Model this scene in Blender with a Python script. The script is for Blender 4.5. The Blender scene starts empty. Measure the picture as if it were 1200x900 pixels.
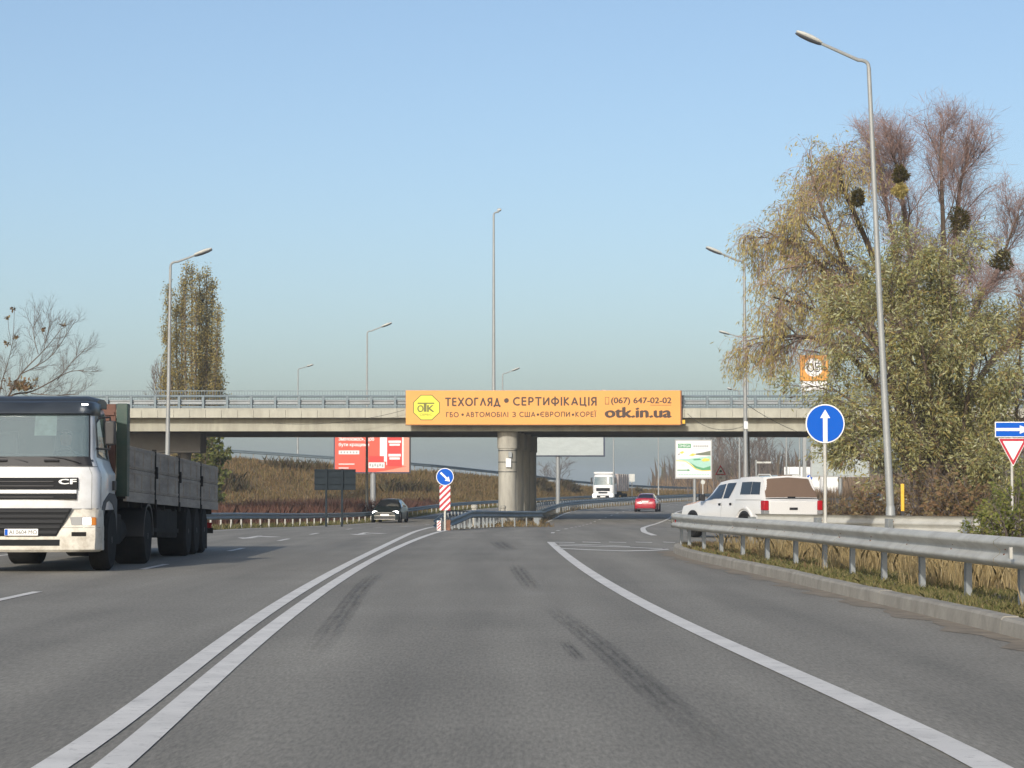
import bpy, bmesh, math, random
import numpy as np
from mathutils import Vector, Matrix

R = math.radians
random.seed(11)
rng = np.random.default_rng(11)
sc = bpy.context.scene
col = sc.collection

# ------------------------------------------------------------------ camera, sky, sun, exposure
FPX, HY, CAMH = 2850.0, 579.0, 1.26          # focal length in photo pixels, horizon row, eye height
cam_d = bpy.data.cameras.new('camera')
cam = bpy.data.objects.new('camera', cam_d)
col.objects.link(cam)
cam.location = (0, 0, CAMH)
cam.rotation_euler = (R(90) + math.atan((HY - 450) / FPX), 0, 0)
cam_d.sensor_width = 36
cam_d.lens = FPX / 1200 * 36
cam_d.clip_start = 0.2
cam_d.clip_end = 6000
sc.camera = cam

SUN_EL, SUN_AZ = R(23), R(196)             # azimuth clockwise from +Y: behind the camera, a little left
world = bpy.data.worlds.new('World')
sc.world = world
world.use_nodes = True
wn = world.node_tree
sky = wn.nodes.new('ShaderNodeTexSky')
sky.sky_type = 'NISHITA'
sky.sun_disc = False
sky.sun_elevation = SUN_EL
sky.sun_rotation = SUN_AZ
sky.altitude = 100
sky.air_density = .8
sky.dust_density = 2.5
sky.ozone_density = 1.6
bg = wn.nodes['Background']
tint = wn.nodes.new('ShaderNodeMix'); tint.data_type = 'RGBA'; tint.blend_type = 'MULTIPLY'; tint.inputs[0].default_value = 1
tint.inputs[7].default_value = (.985, .985, .955, 1)      # slightly greyer air
wn.links.new(sky.outputs[0], tint.inputs[6]); wn.links.new(tint.outputs[2], bg.inputs[0])
bg.inputs[1].default_value = 0.0975
sun_d = bpy.data.lights.new('sun', 'SUN')
sun_d.energy = 2.25
sun_d.angle = R(0.9)
sun_d.color = (1.0, 0.93, 0.83)
sun = bpy.data.objects.new('sun', sun_d)
col.objects.link(sun)
sun_to = Vector((math.sin(SUN_AZ) * math.cos(SUN_EL), math.cos(SUN_AZ) * math.cos(SUN_EL), math.sin(SUN_EL)))
sun.rotation_euler = (-sun_to).to_track_quat('-Z', 'Y').to_euler()
sun.location = (-20, -40, 40)
vs = sc.view_settings
vs.view_transform = 'Standard'
vs.look = 'None'
vs.exposure = 0.72
vs.gamma = 1
sc.render.engine = 'CYCLES'
sc.cycles.use_denoising = True
sc.cycles.max_bounces = 6
sc.cycles.transparent_max_bounces = 16
sc.cycles.volume_bounces = 0

# ------------------------------------------------------------------ helpers
def hermite(pts):
    """smooth y -> value curve through sorted (y, value) points"""
    ys = np.array([p[0] for p in pts], float); xs = np.array([p[1] for p in pts], float)
    dl = np.diff(xs) / np.diff(ys); m = np.empty_like(xs); m[0], m[-1] = dl[0], dl[-1]
    for k in range(1, len(xs) - 1):      # monotone (no overshoot) tangents
        h0, h1 = ys[k] - ys[k-1], ys[k+1] - ys[k]
        m[k] = 0 if dl[k-1] * dl[k] <= 0 else (3 * (h0 + h1)) / ((2*h1 + h0) / dl[k-1] + (h1 + 2*h0) / dl[k])
    def f(y):
        y = min(max(y, ys[0]), ys[-1])
        i = min(int(np.searchsorted(ys, y, 'right')) - 1, len(ys) - 2)
        h = ys[i + 1] - ys[i]; t = (y - ys[i]) / h
        return ((2*t**3 - 3*t**2 + 1) * xs[i] + (t**3 - 2*t**2 + t) * h * m[i]
                + (-2*t**3 + 3*t**2) * xs[i+1] + (t**3 - t**2) * h * m[i+1])
    return f

# the road dips under the bridge and climbs again behind it
gz = hermite([(-400, 0), (0, 0), (30, 0), (50, 0), (66, 0), (78, -.01), (97, -.12), (120, -.32), (145, -.45), (165, -.36), (188, -.12),
              (230, .1), (274, .35), (320, .6), (420, .9), (900, 1.2), (3000, 1.2)])

def X(px, d): return (px - 600) * d / FPX
def Z(py, d): return CAMH + (HY - py) * d / FPX
def W(px, py, d): return Vector((X(px, d), d, Z(py, d)))
def G(px, py, dz=0.0):
    """ground point seen at a photo pixel"""
    d = CAMH * FPX / (py - HY)
    for _ in range(30):
        d = 0.5 * d + 0.5 * (CAMH - gz(d) - dz) * FPX / (py - HY)
    return (X(px, d), d)

def mat(name, color, rough=.6, metal=0.0, var=0.0, vscale=3.0, bump=0.0, bscale=40.0, spec=.5, island=None,
        emit=0.0, dirt=None, dirt_amt=0.0, coat=0.0, alpha=1.0, coords='Object', stretch=None):
    m = bpy.data.materials.new(name); m.use_nodes = True
    nt = m.node_tree; N = nt.nodes; L = nt.links
    b = N['Principled BSDF']
    b.inputs['Roughness'].default_value = rough
    b.inputs['Metallic'].default_value = metal
    b.inputs['Specular IOR Level'].default_value = spec
    b.inputs['Coat Weight'].default_value = coat
    b.inputs['Alpha'].default_value = alpha
    c4 = (*color, 1)
    b.inputs['Base Color'].default_value = c4
    out = None
    tc = N.new('ShaderNodeTexCoord')
    src = tc.outputs[coords] if coords != 'World' else N.new('ShaderNodeNewGeometry').outputs['Position']
    if stretch:
        mp = N.new('ShaderNodeMapping'); mp.inputs['Scale'].default_value = stretch
        L.new(src, mp.inputs[0]); src = mp.outputs[0]
    if island:
        g = N.new('ShaderNodeNewGeometry'); r = N.new('ShaderNodeValToRGB')
        r.color_ramp.interpolation = 'LINEAR'
        el = r.color_ramp.elements
        while len(el) < len(island): el.new(0.5)
        for i, c in enumerate(island):
            el[i].position = i / max(1, len(island) - 1); el[i].color = (*c, 1)
        L.new(g.outputs['Random Per Island'], r.inputs[0]); out = r.outputs[0]
    if var:
        n = N.new('ShaderNodeTexNoise'); n.inputs['Scale'].default_value = vscale; n.inputs['Detail'].default_value = 6
        n.inputs['Roughness'].default_value = .65
        L.new(src, n.inputs['Vector'])
        mr = N.new('ShaderNodeMapRange'); mr.inputs[1].default_value = .3; mr.inputs[2].default_value = .7
        mr.inputs[3].default_value = 1 - var; mr.inputs[4].default_value = 1 + var
        L.new(n.outputs[0], mr.inputs[0])
        mx = N.new('ShaderNodeMix'); mx.data_type = 'RGBA'; mx.blend_type = 'MULTIPLY'; mx.inputs[0].default_value = 1
        if out: L.new(out, mx.inputs[6])
        else: mx.inputs[6].default_value = c4
        L.new(mr.outputs[0], mx.inputs[7]); out = mx.outputs[2]
    if dirt:
        n = N.new('ShaderNodeTexNoise'); n.inputs['Scale'].default_value = vscale * 1.7; n.inputs['Detail'].default_value = 8
        n.inputs['Roughness'].default_value = .7
        L.new(src, n.inputs['Vector'])
        mr = N.new('ShaderNodeMapRange'); mr.inputs[1].default_value = .45; mr.inputs[2].default_value = .75
        mr.inputs[3].default_value = 0; mr.inputs[4].default_value = dirt_amt
        L.new(n.outputs[0], mr.inputs[0])
        mx = N.new('ShaderNodeMix'); mx.data_type = 'RGBA'
        L.new(mr.outputs[0], mx.inputs[0])
        if out: L.new(out, mx.inputs[6])
        else: mx.inputs[6].default_value = c4
        mx.inputs[7].default_value = (*dirt, 1); out = mx.outputs[2]
    if out: L.new(out, b.inputs['Base Color'])
    if bump:
        n = N.new('ShaderNodeTexNoise'); n.inputs['Scale'].default_value = bscale; n.inputs['Detail'].default_value = 4
        L.new(src, n.inputs['Vector'])
        bp = N.new('ShaderNodeBump'); bp.inputs['Strength'].default_value = bump; bp.inputs['Distance'].default_value = .02
        L.new(n.outputs[0], bp.inputs['Height']); L.new(bp.outputs[0], b.inputs['Normal'])
    if emit:
        b.inputs['Emission Color'].default_value = c4; b.inputs['Emission Strength'].default_value = emit
    return m

class MB:
    """collects shapes; build() links them as one mesh object"""
    def __init__(s, o=(0, 0, 0)): s.v = []; s.f = []; s.o = Vector(o)
    def add(s, vs_, fs_):
        k = len(s.v); s.v += [tuple(v) for v in vs_]; s.f += [tuple(i + k for i in f) for f in fs_]
        return s
    def hexa(s, p):
        return s.add(p, [(0, 3, 2, 1), (4, 5, 6, 7), (0, 1, 5, 4), (1, 2, 6, 5), (2, 3, 7, 6), (3, 0, 4, 7)])
    def box(s, x0, x1, y0, y1, z0, z1):
        return s.hexa([(x0, y0, z0), (x1, y0, z0), (x1, y1, z0), (x0, y1, z0), (x0, y0, z1), (x1, y0, z1), (x1, y1, z1), (x0, y1, z1)])
    def bar(s, a, b, w, h, up=(0, 0, 1)):
        a = Vector(a); b = Vector(b); t = (b - a).normalized(); up = Vector(up)
        sd = t.cross(up)
        if sd.length < 1e-5: sd = t.cross(Vector((1, 0, 0)))
        sd.normalize(); u = sd.cross(t)
        sd *= w / 2; u *= h / 2
        return s.hexa([a - sd - u, a + sd - u, b + sd - u, b - sd - u, a - sd + u, a + sd + u, b + sd + u, b - sd + u])
    def tube(s, path, rad, n=8, caps=True):
        path = [Vector(p) for p in path]
        if not hasattr(rad, '__len__'): rad = [rad] * len(path)
        vs_, fs_ = [], []
        ref = None
        for i, p in enumerate(path):
            t = (path[min(i + 1, len(path) - 1)] - path[max(i - 1, 0)]).normalized()
            if ref is None:
                ref = t.cross(Vector((0, 0, 1)))
                if ref.length < .05: ref = t.cross(Vector((0, 1, 0)))
                ref.normalize()
            else:
                ref = (ref - t * ref.dot(t)).normalized()
            bn = t.cross(ref)
            for k in range(n):
                a = 2 * math.pi * k / n
                vs_.append(p + (ref * math.cos(a) + bn * math.sin(a)) * rad[i])
        for i in range(len(path) - 1):
            for k in range(n):
                k2 = (k + 1) % n
                fs_.append((i*n + k, i*n + k2, (i+1)*n + k2, (i+1)*n + k))
        if caps:
            fs_.append(tuple(reversed(range(n)))); fs_.append(tuple((len(path) - 1)*n + k for k in range(n)))
        return s.add(vs_, fs_)
    def cyl(s, a, b, r0, r1=None, n=16):
        return s.tube([a, b], [r0, r0 if r1 is None else r1], n)
    def lathe(s, prof, c, axis='z', n=24):
        """prof: (radius, along) list"""
        vs_, fs_ = [], []
        for r, h in prof:
            for k in range(n):
                a = 2 * math.pi * k / n; p, q = r * math.cos(a), r * math.sin(a)
                vs_.append((c[0] + p, c[1] + q, c[2] + h) if axis == 'z' else (c[0] + h, c[1] + p, c[2] + q) if axis == 'x' else (c[0] + p, c[1] + h, c[2] + q))
        for i in range(len(prof) - 1):
            for k in range(n):
                k2 = (k + 1) % n
                fs_.append((i*n + k, i*n + k2, (i+1)*n + k2, (i+1)*n + k))
        fs_.append(tuple(reversed(range(n)))); fs_.append(tuple((len(prof) - 1)*n + k for k in range(n)))
        return s.add(vs_, fs_)
    def prism(s, poly, a, b, axis='y'):
        """poly: 2-D outline; axis y: (x,z) from y=a to y=b; x: (y,z); z: (x,y)"""
        n = len(poly)
        def P(p, t): return (p[0], t, p[1]) if axis == 'y' else (t, p[0], p[1]) if axis == 'x' else (p[0], p[1], t)
        vs_ = [P(p, a) for p in poly] + [P(p, b) for p in poly]
        fs_ = [tuple(range(n)), tuple(reversed(range(n, 2*n)))] + [(i, n + i, n + (i+1) % n, (i+1) % n) for i in range(n)]
        return s.add(vs_, fs_)
    def build(s, name, m, parent=None, smooth=True, bevel=0.0, angle=35):
        me = bpy.data.meshes.new(name)
        o = s.o
        me.from_pydata([(v[0] - o.x, v[1] - o.y, v[2] - o.z) for v in s.v], [], s.f)
        bm = bmesh.new(); bm.from_mesh(me)
        bmesh.ops.recalc_face_normals(bm, faces=bm.faces)
        if bevel:
            ed = [e for e in bm.edges if len(e.link_faces) == 2 and e.calc_face_angle(0) > R(30)]
            angle = min(angle, 20)
            bmesh.ops.bevel(bm, geom=ed, offset=bevel, segments=2, profile=.5, affect='EDGES')
        bm.to_mesh(me); bm.free()
        if smooth:
            me.polygons.foreach_set('use_smooth', [True] * len(me.polygons))
            me.set_sharp_from_angle(angle=R(angle))
        if m: me.materials.append(m)
        ob = bpy.data.objects.new(name, me); col.objects.link(ob)
        if parent is not None: ob.parent = parent
        else: ob.location = o
        return ob

def link(name, me, parent=None, loc=(0, 0, 0), rot=(0, 0, 0)):
    ob = bpy.data.objects.new(name, me); col.objects.link(ob)
    ob.location = loc; ob.rotation_euler = rot
    if parent is not None: ob.parent = parent
    return ob

def fast_mesh(name, verts, quads, m, parent=None):
    """numpy arrays -> mesh (faces all of one size)"""
    me = bpy.data.meshes.new(name)
    verts = np.asarray(verts, np.float32); quads = np.asarray(quads, np.int32)
    k = quads.shape[1]
    me.vertices.add(len(verts)); me.vertices.foreach_set('co', verts.ravel())
    me.loops.add(quads.size); me.loops.foreach_set('vertex_index', quads.ravel())
    me.polygons.add(len(quads))
    me.polygons.foreach_set('loop_start', np.arange(0, quads.size, k, dtype=np.int32))
    me.update(); me.validate()
    me.materials.append(m)
    ob = bpy.data.objects.new(name, me); col.objects.link(ob)
    if parent is not None: ob.parent = parent
    return ob

def tag(o, label=None, cat=None, group=None, kind=None):
    if label: o['label'] = label
    if cat: o['category'] = cat
    if group: o['group'] = group
    if kind: o['kind'] = kind
    return o
def thing(name, label, cat, loc=(0, 0, 0), rotz=0.0, group=None):
    o = bpy.data.objects.new(name, None); col.objects.link(o)
    o.empty_display_size = .2
    o.location = loc; o.rotation_euler = (0, 0, rotz)
    return tag(o, label, cat, group)
def copy_tree(root, loc=None, rotz=None, label=None, parent=None, scale=None):
    c = root.copy(); col.objects.link(c)
    if parent is not None: c.parent = parent
    if loc is not None: c.location = loc
    if rotz is not None: c.rotation_euler = (0, 0, rotz)
    if scale is not None: c.scale = scale
    if label: c['label'] = label
    for ch in list(root.children): copy_tree(ch, parent=c)
    return c

def text_mesh(s, bold=0.0):
    cu = bpy.data.curves.new('lettering', 'FONT'); cu.body = s; cu.offset = bold; cu.resolution_u = 3
    ob = bpy.data.objects.new('lettering', cu); col.objects.link(ob)
    dg = bpy.context.evaluated_depsgraph_get(); dg.update()
    me = bpy.data.meshes.new_from_object(ob.evaluated_get(dg))
    bpy.data.objects.remove(ob); bpy.data.curves.remove(cu)
    return me
def lettering(s, m, parent, x0, x1, z0, z1, y, bold=0.0, name='lettering', thick=.004, axis='y'):
    """text fitted into a box on a board that faces -Y"""
    me = text_mesh(s, 0.0)
    n = len(me.vertices); a = np.empty(n * 3, np.float32); me.vertices.foreach_get('co', a); a = a.reshape(-1, 3)
    mn, mx = a.min(0), a.max(0); q = (a - mn) / np.maximum(mx - mn, 1e-6)
    b = np.empty_like(a)
    b[:, 0] = x0 + q[:, 0] * (x1 - x0); b[:, 1] = y; b[:, 2] = z0 + q[:, 1] * (z1 - z0)
    me.vertices.foreach_set('co', b.ravel()); me.update()
    bm = bmesh.new(); bm.from_mesh(me)
    if bold:                      # heavier strokes: the same letters again, a hair to each side
        g0 = bm.verts[:] + bm.edges[:] + bm.faces[:]
        k = (x1 - x0) / max(mx[0] - mn[0], 1e-6); kz = (z1 - z0) / max(mx[1] - mn[1], 1e-6)
        for i_, (a_, b_) in enumerate(((1, 0), (-1, 0), (.6, .7), (-.6, -.7))):
            r_ = bmesh.ops.duplicate(bm, geom=g0)
            bmesh.ops.translate(bm, vec=(a_ * bold * k, -.0006 * (i_ + 1), b_ * bold * kz), verts=[v for v in r_['geom'] if isinstance(v, bmesh.types.BMVert)])
    bmesh.ops.recalc_face_normals(bm, faces=bm.faces)
    for f in bm.faces:
        if f.normal.y > 0: f.normal_flip()
    bm.to_mesh(me); bm.free()
    me.materials.clear(); me.materials.append(m); me.name = name
    return link(name, me, parent)

class Loft:
    """half-profile stations (x >= 0), mirrored in x; signed u picks the side"""
    def __init__(s, st): s.st = [[Vector(p) for p in q] for q in st]; s.n = len(s.st[0])
    def P(s, t, u):
        sg = -1 if u < 0 else 1; u = abs(u)
        i = min(int(t), len(s.st) - 2); a = t - i
        j = min(int(u), s.n - 2); b = u - j
        A, B = s.st[i], s.st[i + 1]
        p = (A[j] * (1 - b) + A[j+1] * b) * (1 - a) + (B[j] * (1 - b) + B[j+1] * b) * a
        return Vector((p.x * sg, p.y, p.z))
    def shell(s, mb, caps=True, hole=None):
        n = s.n; ring = []
        for q in s.st:
            ring.append([Vector(p) for p in q] + [Vector((-p.x, p.y, p.z)) for p in reversed(q)])
        m = 2 * n; vs_ = [p for r in ring for p in r]; fs_ = []
        for i in range(len(ring) - 1):
            for k in range(m):
                k2 = (k + 1) % m
                if hole and hole(i, k if k < n else m - 2 - k): continue
                fs_.append((i*m + k, i*m + k2, (i+1)*m + k2, (i+1)*m + k))
        if caps:
            fs_.append(tuple(range(m))); fs_.append(tuple((len(ring) - 1)*m + k for k in range(m)))
        mb.add(vs_, fs_)
        return mb
    def patch(s, mb, c, off=.006, n=6, out=None):
        """c: four (t,u) corners in order round the patch"""
        g = []
        for i in range(n + 1):
            for j in range(n + 1):
                a, b = i / n, j / n
                t = (c[0][0]*(1-a) + c[1][0]*a)*(1-b) + (c[3][0]*(1-a) + c[2][0]*a)*b
                u = (c[0][1]*(1-a) + c[1][1]*a)*(1-b) + (c[3][1]*(1-a) + c[2][1]*a)*b
                p = s.P(t, u); e = .02
                t0, t1 = max(t - e, 0), min(t + e, len(s.st) - 1.001)
                du = s.P(t, min(u + e, s.n - 1.001)) - s.P(t, max(u - e, -(s.n - 1.001)))
                dt = s.P(t1, u) - s.P(t0, u)
                nn = du.cross(dt)
                if nn.length > 1e-9: nn.normalize()
                ce = Vector(out) if out is not None else s.cen
                if nn.dot(p - ce) < 0: nn = -nn
                g.append(p + nn * off)
        m = n + 1
        mb.add(g, [(i*m + j, i*m + j + 1, (i+1)*m + j + 1, (i+1)*m + j) for i in range(n) for j in range(n)])
        return mb
# ------------------------------------------------------------------ materials
def asphalt_mat():
    m = mat('asphalt', (.118, .113, .108), rough=.85, spec=.35)
    nt = m.node_tree; N = nt.nodes; L = nt.links; b = N['Principled BSDF']
    tc = N.new('ShaderNodeTexCoord')
    fine = N.new('ShaderNodeTexNoise'); fine.inputs['Scale'].default_value = 46; fine.inputs['Detail'].default_value = 5; fine.inputs['Roughness'].default_value = .75
    mf = N.new('ShaderNodeMapping'); mf.inputs['Scale'].default_value = (1.0, .12, 1); L.new(tc.outputs['Object'], mf.inputs[0])
    mp = N.new('ShaderNodeMapping'); mp.inputs['Scale'].default_value = (1.0, .06, 1)
    big = N.new('ShaderNodeTexNoise'); big.inputs['Scale'].default_value = 1.5; big.inputs['Detail'].default_value = 5
    mid = N.new('ShaderNodeTexNoise'); mid.inputs['Scale'].default_value = .35; mid.inputs['Detail'].default_value = 6
    L.new(mf.outputs[0], fine.inputs['Vector']); L.new(tc.outputs['Object'], mp.inputs[0])
    L.new(mp.outputs[0], big.inputs['Vector']); L.new(tc.outputs['Object'], mid.inputs['Vector'])
    def rng_(n, lo, hi, a=.3, c=.7):
        r = N.new('ShaderNodeMapRange'); r.inputs[1].default_value = a; r.inputs[2].default_value = c
        r.inputs[3].default_value = lo; r.inputs[4].default_value = hi; L.new(n.outputs[0], r.inputs[0]); return r
    f = rng_(fine, .62, 1.38, .28, .72); g = rng_(big, .84, 1.13); h = rng_(mid, .93, 1.07)
    m1 = N.new('ShaderNodeMath'); m1.operation = 'MULTIPLY'; L.new(f.outputs[0], m1.inputs[0]); L.new(g.outputs[0], m1.inputs[1])
    m2 = N.new('ShaderNodeMath'); m2.operation = 'MULTIPLY'; L.new(m1.outputs[0], m2.inputs[0]); L.new(h.outputs[0], m2.inputs[1])
    # wheel paths polished slightly lighter
    sx = N.new('ShaderNodeSeparateXYZ'); L.new(tc.outputs['Object'], sx.inputs[0])
    wx = N.new('ShaderNodeMath'); wx.operation = 'MULTIPLY_ADD'; wx.inputs[1].default_value = 3.5; L.new(sx.outputs[0], wx.inputs[0]); L.new(mid.outputs[0], wx.inputs[2])
    ws_ = N.new('ShaderNodeMath'); ws_.operation = 'SINE'; L.new(wx.outputs[0], ws_.inputs[0])
    wr = N.new('ShaderNodeMapRange'); wr.inputs[1].default_value = -1; wr.inputs[2].default_value = 1; wr.inputs[3].default_value = .93; wr.inputs[4].default_value = 1.05; L.new(ws_.outputs[0], wr.inputs[0])
    mw = N.new('ShaderNodeMath'); mw.operation = 'MULTIPLY'; L.new(m2.outputs[0], mw.inputs[0]); L.new(wr.outputs[0], mw.inputs[1]); m2 = mw
    vo = N.new('ShaderNodeTexVoronoi'); vo.inputs['Scale'].default_value = 190
    L.new(tc.outputs['Object'], vo.inputs['Vector'])
    st = N.new('ShaderNodeMapRange'); st.inputs[1].default_value = .0; st.inputs[2].default_value = .5; st.inputs[3].default_value = 1.18; st.inputs[4].default_value = .86
    L.new(vo.outputs['Distance'], st.inputs[0])
    m3 = N.new('ShaderNodeMath'); m3.operation = 'MULTIPLY'; L.new(m2.outputs[0], m3.inputs[0]); L.new(st.outputs[0], m3.inputs[1])
    mx = N.new('ShaderNodeMix'); mx.data_type = 'RGBA'; mx.blend_type = 'MULTIPLY'; mx.inputs[0].default_value = 1
    mx.inputs[6].default_value = (.234, .222, .192, 1); L.new(m3.outputs[0], mx.inputs[7]); L.new(mx.outputs[2], b.inputs['Base Color'])
    bp = N.new('ShaderNodeBump'); bp.inputs['Strength'].default_value = .35; bp.inputs['Distance'].default_value = .01
    L.new(fine.outputs[0], bp.inputs['Height']); L.new(bp.outputs[0], b.inputs['Normal'])
    return m
def paint_mat():
    m = mat('road_paint', (.64, .63, .6), rough=.7)
    nt = m.node_tree; N = nt.nodes; L = nt.links; b = N['Principled BSDF']
    tc = N.new('ShaderNodeTexCoord')
    n = N.new('ShaderNodeTexNoise'); n.inputs['Scale'].default_value = 9; n.inputs['Detail'].default_value = 9; n.inputs['Roughness'].default_value = .78
    L.new(tc.outputs['Object'], n.inputs['Vector'])
    r = N.new('ShaderNodeMapRange'); r.inputs[1].default_value = .54; r.inputs[2].default_value = .70; r.inputs[3].default_value = 0; r.inputs[4].default_value = .7
    L.new(n.outputs[0], r.inputs[0])
    n2 = N.new('ShaderNodeTexNoise'); n2.inputs['Scale'].default_value = 2; n2.inputs['Detail'].default_value = 5
    L.new(tc.outputs['Object'], n2.inputs['Vector'])
    r2 = N.new('ShaderNodeMapRange'); r2.inputs[1].default_value = .3; r2.inputs[2].default_value = .7; r2.inputs[3].default_value = .82; r2.inputs[4].default_value = 1.05
    L.new(n2.outputs[0], r2.inputs[0])
    mm = N.new('ShaderNodeMix'); mm.data_type = 'RGBA'; mm.blend_type = 'MULTIPLY'; mm.inputs[0].default_value = 1
    mm.inputs[6].default_value = (.66, .645, .61, 1); L.new(r2.outputs[0], mm.inputs[7])
    mx = N.new('ShaderNodeMix'); mx.data_type = 'RGBA'; L.new(r.outputs[0], mx.inputs[0])
    L.new(mm.outputs[2], mx.inputs[6]); mx.inputs[7].default_value = (.2, .19, .18, 1)
    L.new(mx.outputs[2], b.inputs['Base Color'])
    return m
def skid_mat():
    m = mat('tyre_rubber_mark', (.035, .034, .034), rough=.8)
    nt = m.node_tree; N = nt.nodes; L = nt.links; b = N['Principled BSDF']
    uv = N.new('ShaderNodeUVMap')
    sep = N.new('ShaderNodeSeparateXYZ'); L.new(uv.outputs[0], sep.inputs[0])
    # soft ends and sides, streaks along the mark
    def soft(sock, e):
        a = N.new('ShaderNodeMath'); a.operation = 'SUBTRACT'; a.inputs[1].default_value = .5; L.new(sock, a.inputs[0])
        c = N.new('ShaderNodeMath'); c.operation = 'ABSOLUTE'; L.new(a.outputs[0], c.inputs[0])
        r = N.new('ShaderNodeMapRange'); r.inputs[1].default_value = .5 - e; r.inputs[2].default_value = .5; r.inputs[3].default_value = 1; r.inputs[4].default_value = 0
        L.new(c.outputs[0], r.inputs[0]); return r
    s1 = soft(sep.outputs[0], .16); s2 = soft(sep.outputs[1], .3)
    w = N.new('ShaderNodeMath'); w.operation = 'MULTIPLY'; w.inputs[1].default_value = 21; L.new(sep.outputs[0], w.inputs[0])
    sn = N.new('ShaderNodeMath'); sn.operation = 'SINE'; L.new(w.outputs[0], sn.inputs[0])
    r3 = N.new('ShaderNodeMapRange'); r3.inputs[1].default_value = -1; r3.inputs[2].default_value = 1; r3.inputs[3].default_value = .45; r3.inputs[4].default_value = 1
    L.new(sn.outputs[0], r3.inputs[0])
    tc = N.new('ShaderNodeTexCoord')
    n = N.new('ShaderNodeTexNoise'); n.inputs['Scale'].default_value = 15; n.inputs['Detail'].default_value = 7; n.inputs['Roughness'].default_value = .8
    mq = N.new('ShaderNodeMapping'); mq.inputs['Scale'].default_value = (1, .07, 1); L.new(tc.outputs['Object'], mq.inputs[0]); L.new(mq.outputs[0], n.inputs['Vector'])
    r4 = N.new('ShaderNodeMapRange'); r4.inputs[1].default_value = .33; r4.inputs[2].default_value = .6; r4.inputs[3].default_value = 0; r4.inputs[4].default_value = 1
    L.new(n.outputs[0], r4.inputs[0])
    p = s1
    for q in (s2, r3, r4):
        k = N.new('ShaderNodeMath'); k.operation = 'MULTIPLY'; L.new(p.outputs[0], k.inputs[0]); L.new(q.outputs[0], k.inputs[1]); p = k
    k = N.new('ShaderNodeMath'); k.operation = 'MULTIPLY'; k.inputs[1].default_value = .42; L.new(p.outputs[0], k.inputs[0])
    L.new(k.outputs[0], b.inputs['Alpha'])
    return m
def glass_mat(name, tint=(.02, .025, .03), rough=.04, see=.25):
    """coated window glass: mirror-like, lets part of the cabin show"""
    m = bpy.data.materials.new(name); m.use_nodes = True
    nt = m.node_tree; N = nt.nodes; L = nt.links
    b = N['Principled BSDF']; b.inputs['Base Color'].default_value = (*tint, 1); b.inputs['Roughness'].default_value = rough
    b.inputs['Specular IOR Level'].default_value = .9
    b.inputs['Coat Weight'].default_value = .6; b.inputs['Coat Roughness'].default_value = .03
    tr = N.new('ShaderNodeBsdfTransparent'); tr.inputs[0].default_value = (.75, .85, .85, 1)
    mx = N.new('ShaderNodeMixShader'); mx.inputs[0].default_value = see
    L.new(b.outputs[0], mx.inputs[1]); L.new(tr.outputs[0], mx.inputs[2]); L.new(mx.outputs[0], N['Material Output'].inputs[0])
    return m

M = {}
M['asphalt'] = asphalt_mat(); M['paint'] = paint_mat(); M['skid'] = skid_mat()
M['soil'] = mat('dry_ground', (.26, .20, .125), rough=.95, var=.35, vscale=.6, bump=.4, bscale=9, dirt=(.085, .085, .035), dirt_amt=.7)
M['verge'] = mat('verge_soil', (.19, .15, .09), rough=.95, var=.35, vscale=1.2, bump=.5, bscale=25, dirt=(.08, .09, .035), dirt_amt=.8)
M['bank'] = mat('bank_dry_grass', (.20, .145, .08), rough=.95, var=.4, vscale=.25, bump=.5, bscale=4, dirt=(.07, .07, .03), dirt_amt=.75)
M['kerb'] = mat('kerb_concrete', (.29, .275, .24), coords='World', rough=.9, var=.2, vscale=1.6, bump=.25, bscale=40, dirt=(.13, .12, .10), dirt_amt=.6)
M['dust'] = mat('gutter_dust', (.2, .17, .13), rough=.95, var=.3, vscale=3)
M['concrete'] = mat('bridge_concrete', (.34, .335, .28), coords='World', stretch=(1, 1, .22), rough=.9, var=.14, vscale=1.1, bump=.15, bscale=14, dirt=(.17, .16, .125), dirt_amt=.6)
M['panel'] = mat('fascia_concrete', (.38, .375, .32), coords='World', stretch=(1, 1, .25), rough=.88, var=.12, vscale=1.3, bump=.1, bscale=20, dirt=(.22, .205, .165), dirt_amt=.5)
M['soffit_shade'] = mat('shaded_concrete', (.13, .125, .115), rough=.95, var=.2, vscale=.6)  # darker copy of the bridge concrete, shade under the deck painted in
M['pier'] = mat('pier_concrete', (.33, .32, .28), coords='World', stretch=(1, 1, .18), rough=.9, var=.18, vscale=2.2, bump=.15, bscale=12, dirt=(.16, .15, .13), dirt_amt=.45)
M['galv'] = mat('galvanised_steel', (.47, .47, .435), rough=.55, metal=.05, var=.12, vscale=1.4, bump=.05, bscale=8, dirt=(.29, .275, .24), dirt_amt=.6)
M['galv_far'] = mat('weathered_rail_steel', (.25, .275, .29), rough=.55, metal=.3, var=.15, vscale=.8, dirt=(.16, .16, .15), dirt_amt=.5)
M['post'] = mat('rail_post_steel', (.21, .235, .25), rough=.6, metal=.15, var=.2, vscale=3, dirt=(.2, .18, .15), dirt_amt=.6)
M['post_pale'] = mat('pale_post_steel', (.36, .36, .335), rough=.6, metal=.1, var=.2, vscale=3)
M['bluesteel'] = mat('grey_blue_paint', (.14, .18, .205), rough=.55, metal=.1, var=.12, vscale=2)
M['lamp'] = mat('lamp_post_steel', (.27, .285, .285), rough=.5, metal=.15, var=.1, vscale=1.5)
M['lamp_head'] = mat('lamp_housing', (.48, .49, .46), rough=.45, var=.06)
M['lamp_lens'] = mat('lamp_lens', (.07, .075, .085), rough=.2)
M['blue'] = mat('sign_blue', (.0, .085, .46), rough=.6, spec=.15)
M['white'] = mat('sign_white', (.70, .71, .71), rough=.45)
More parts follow.
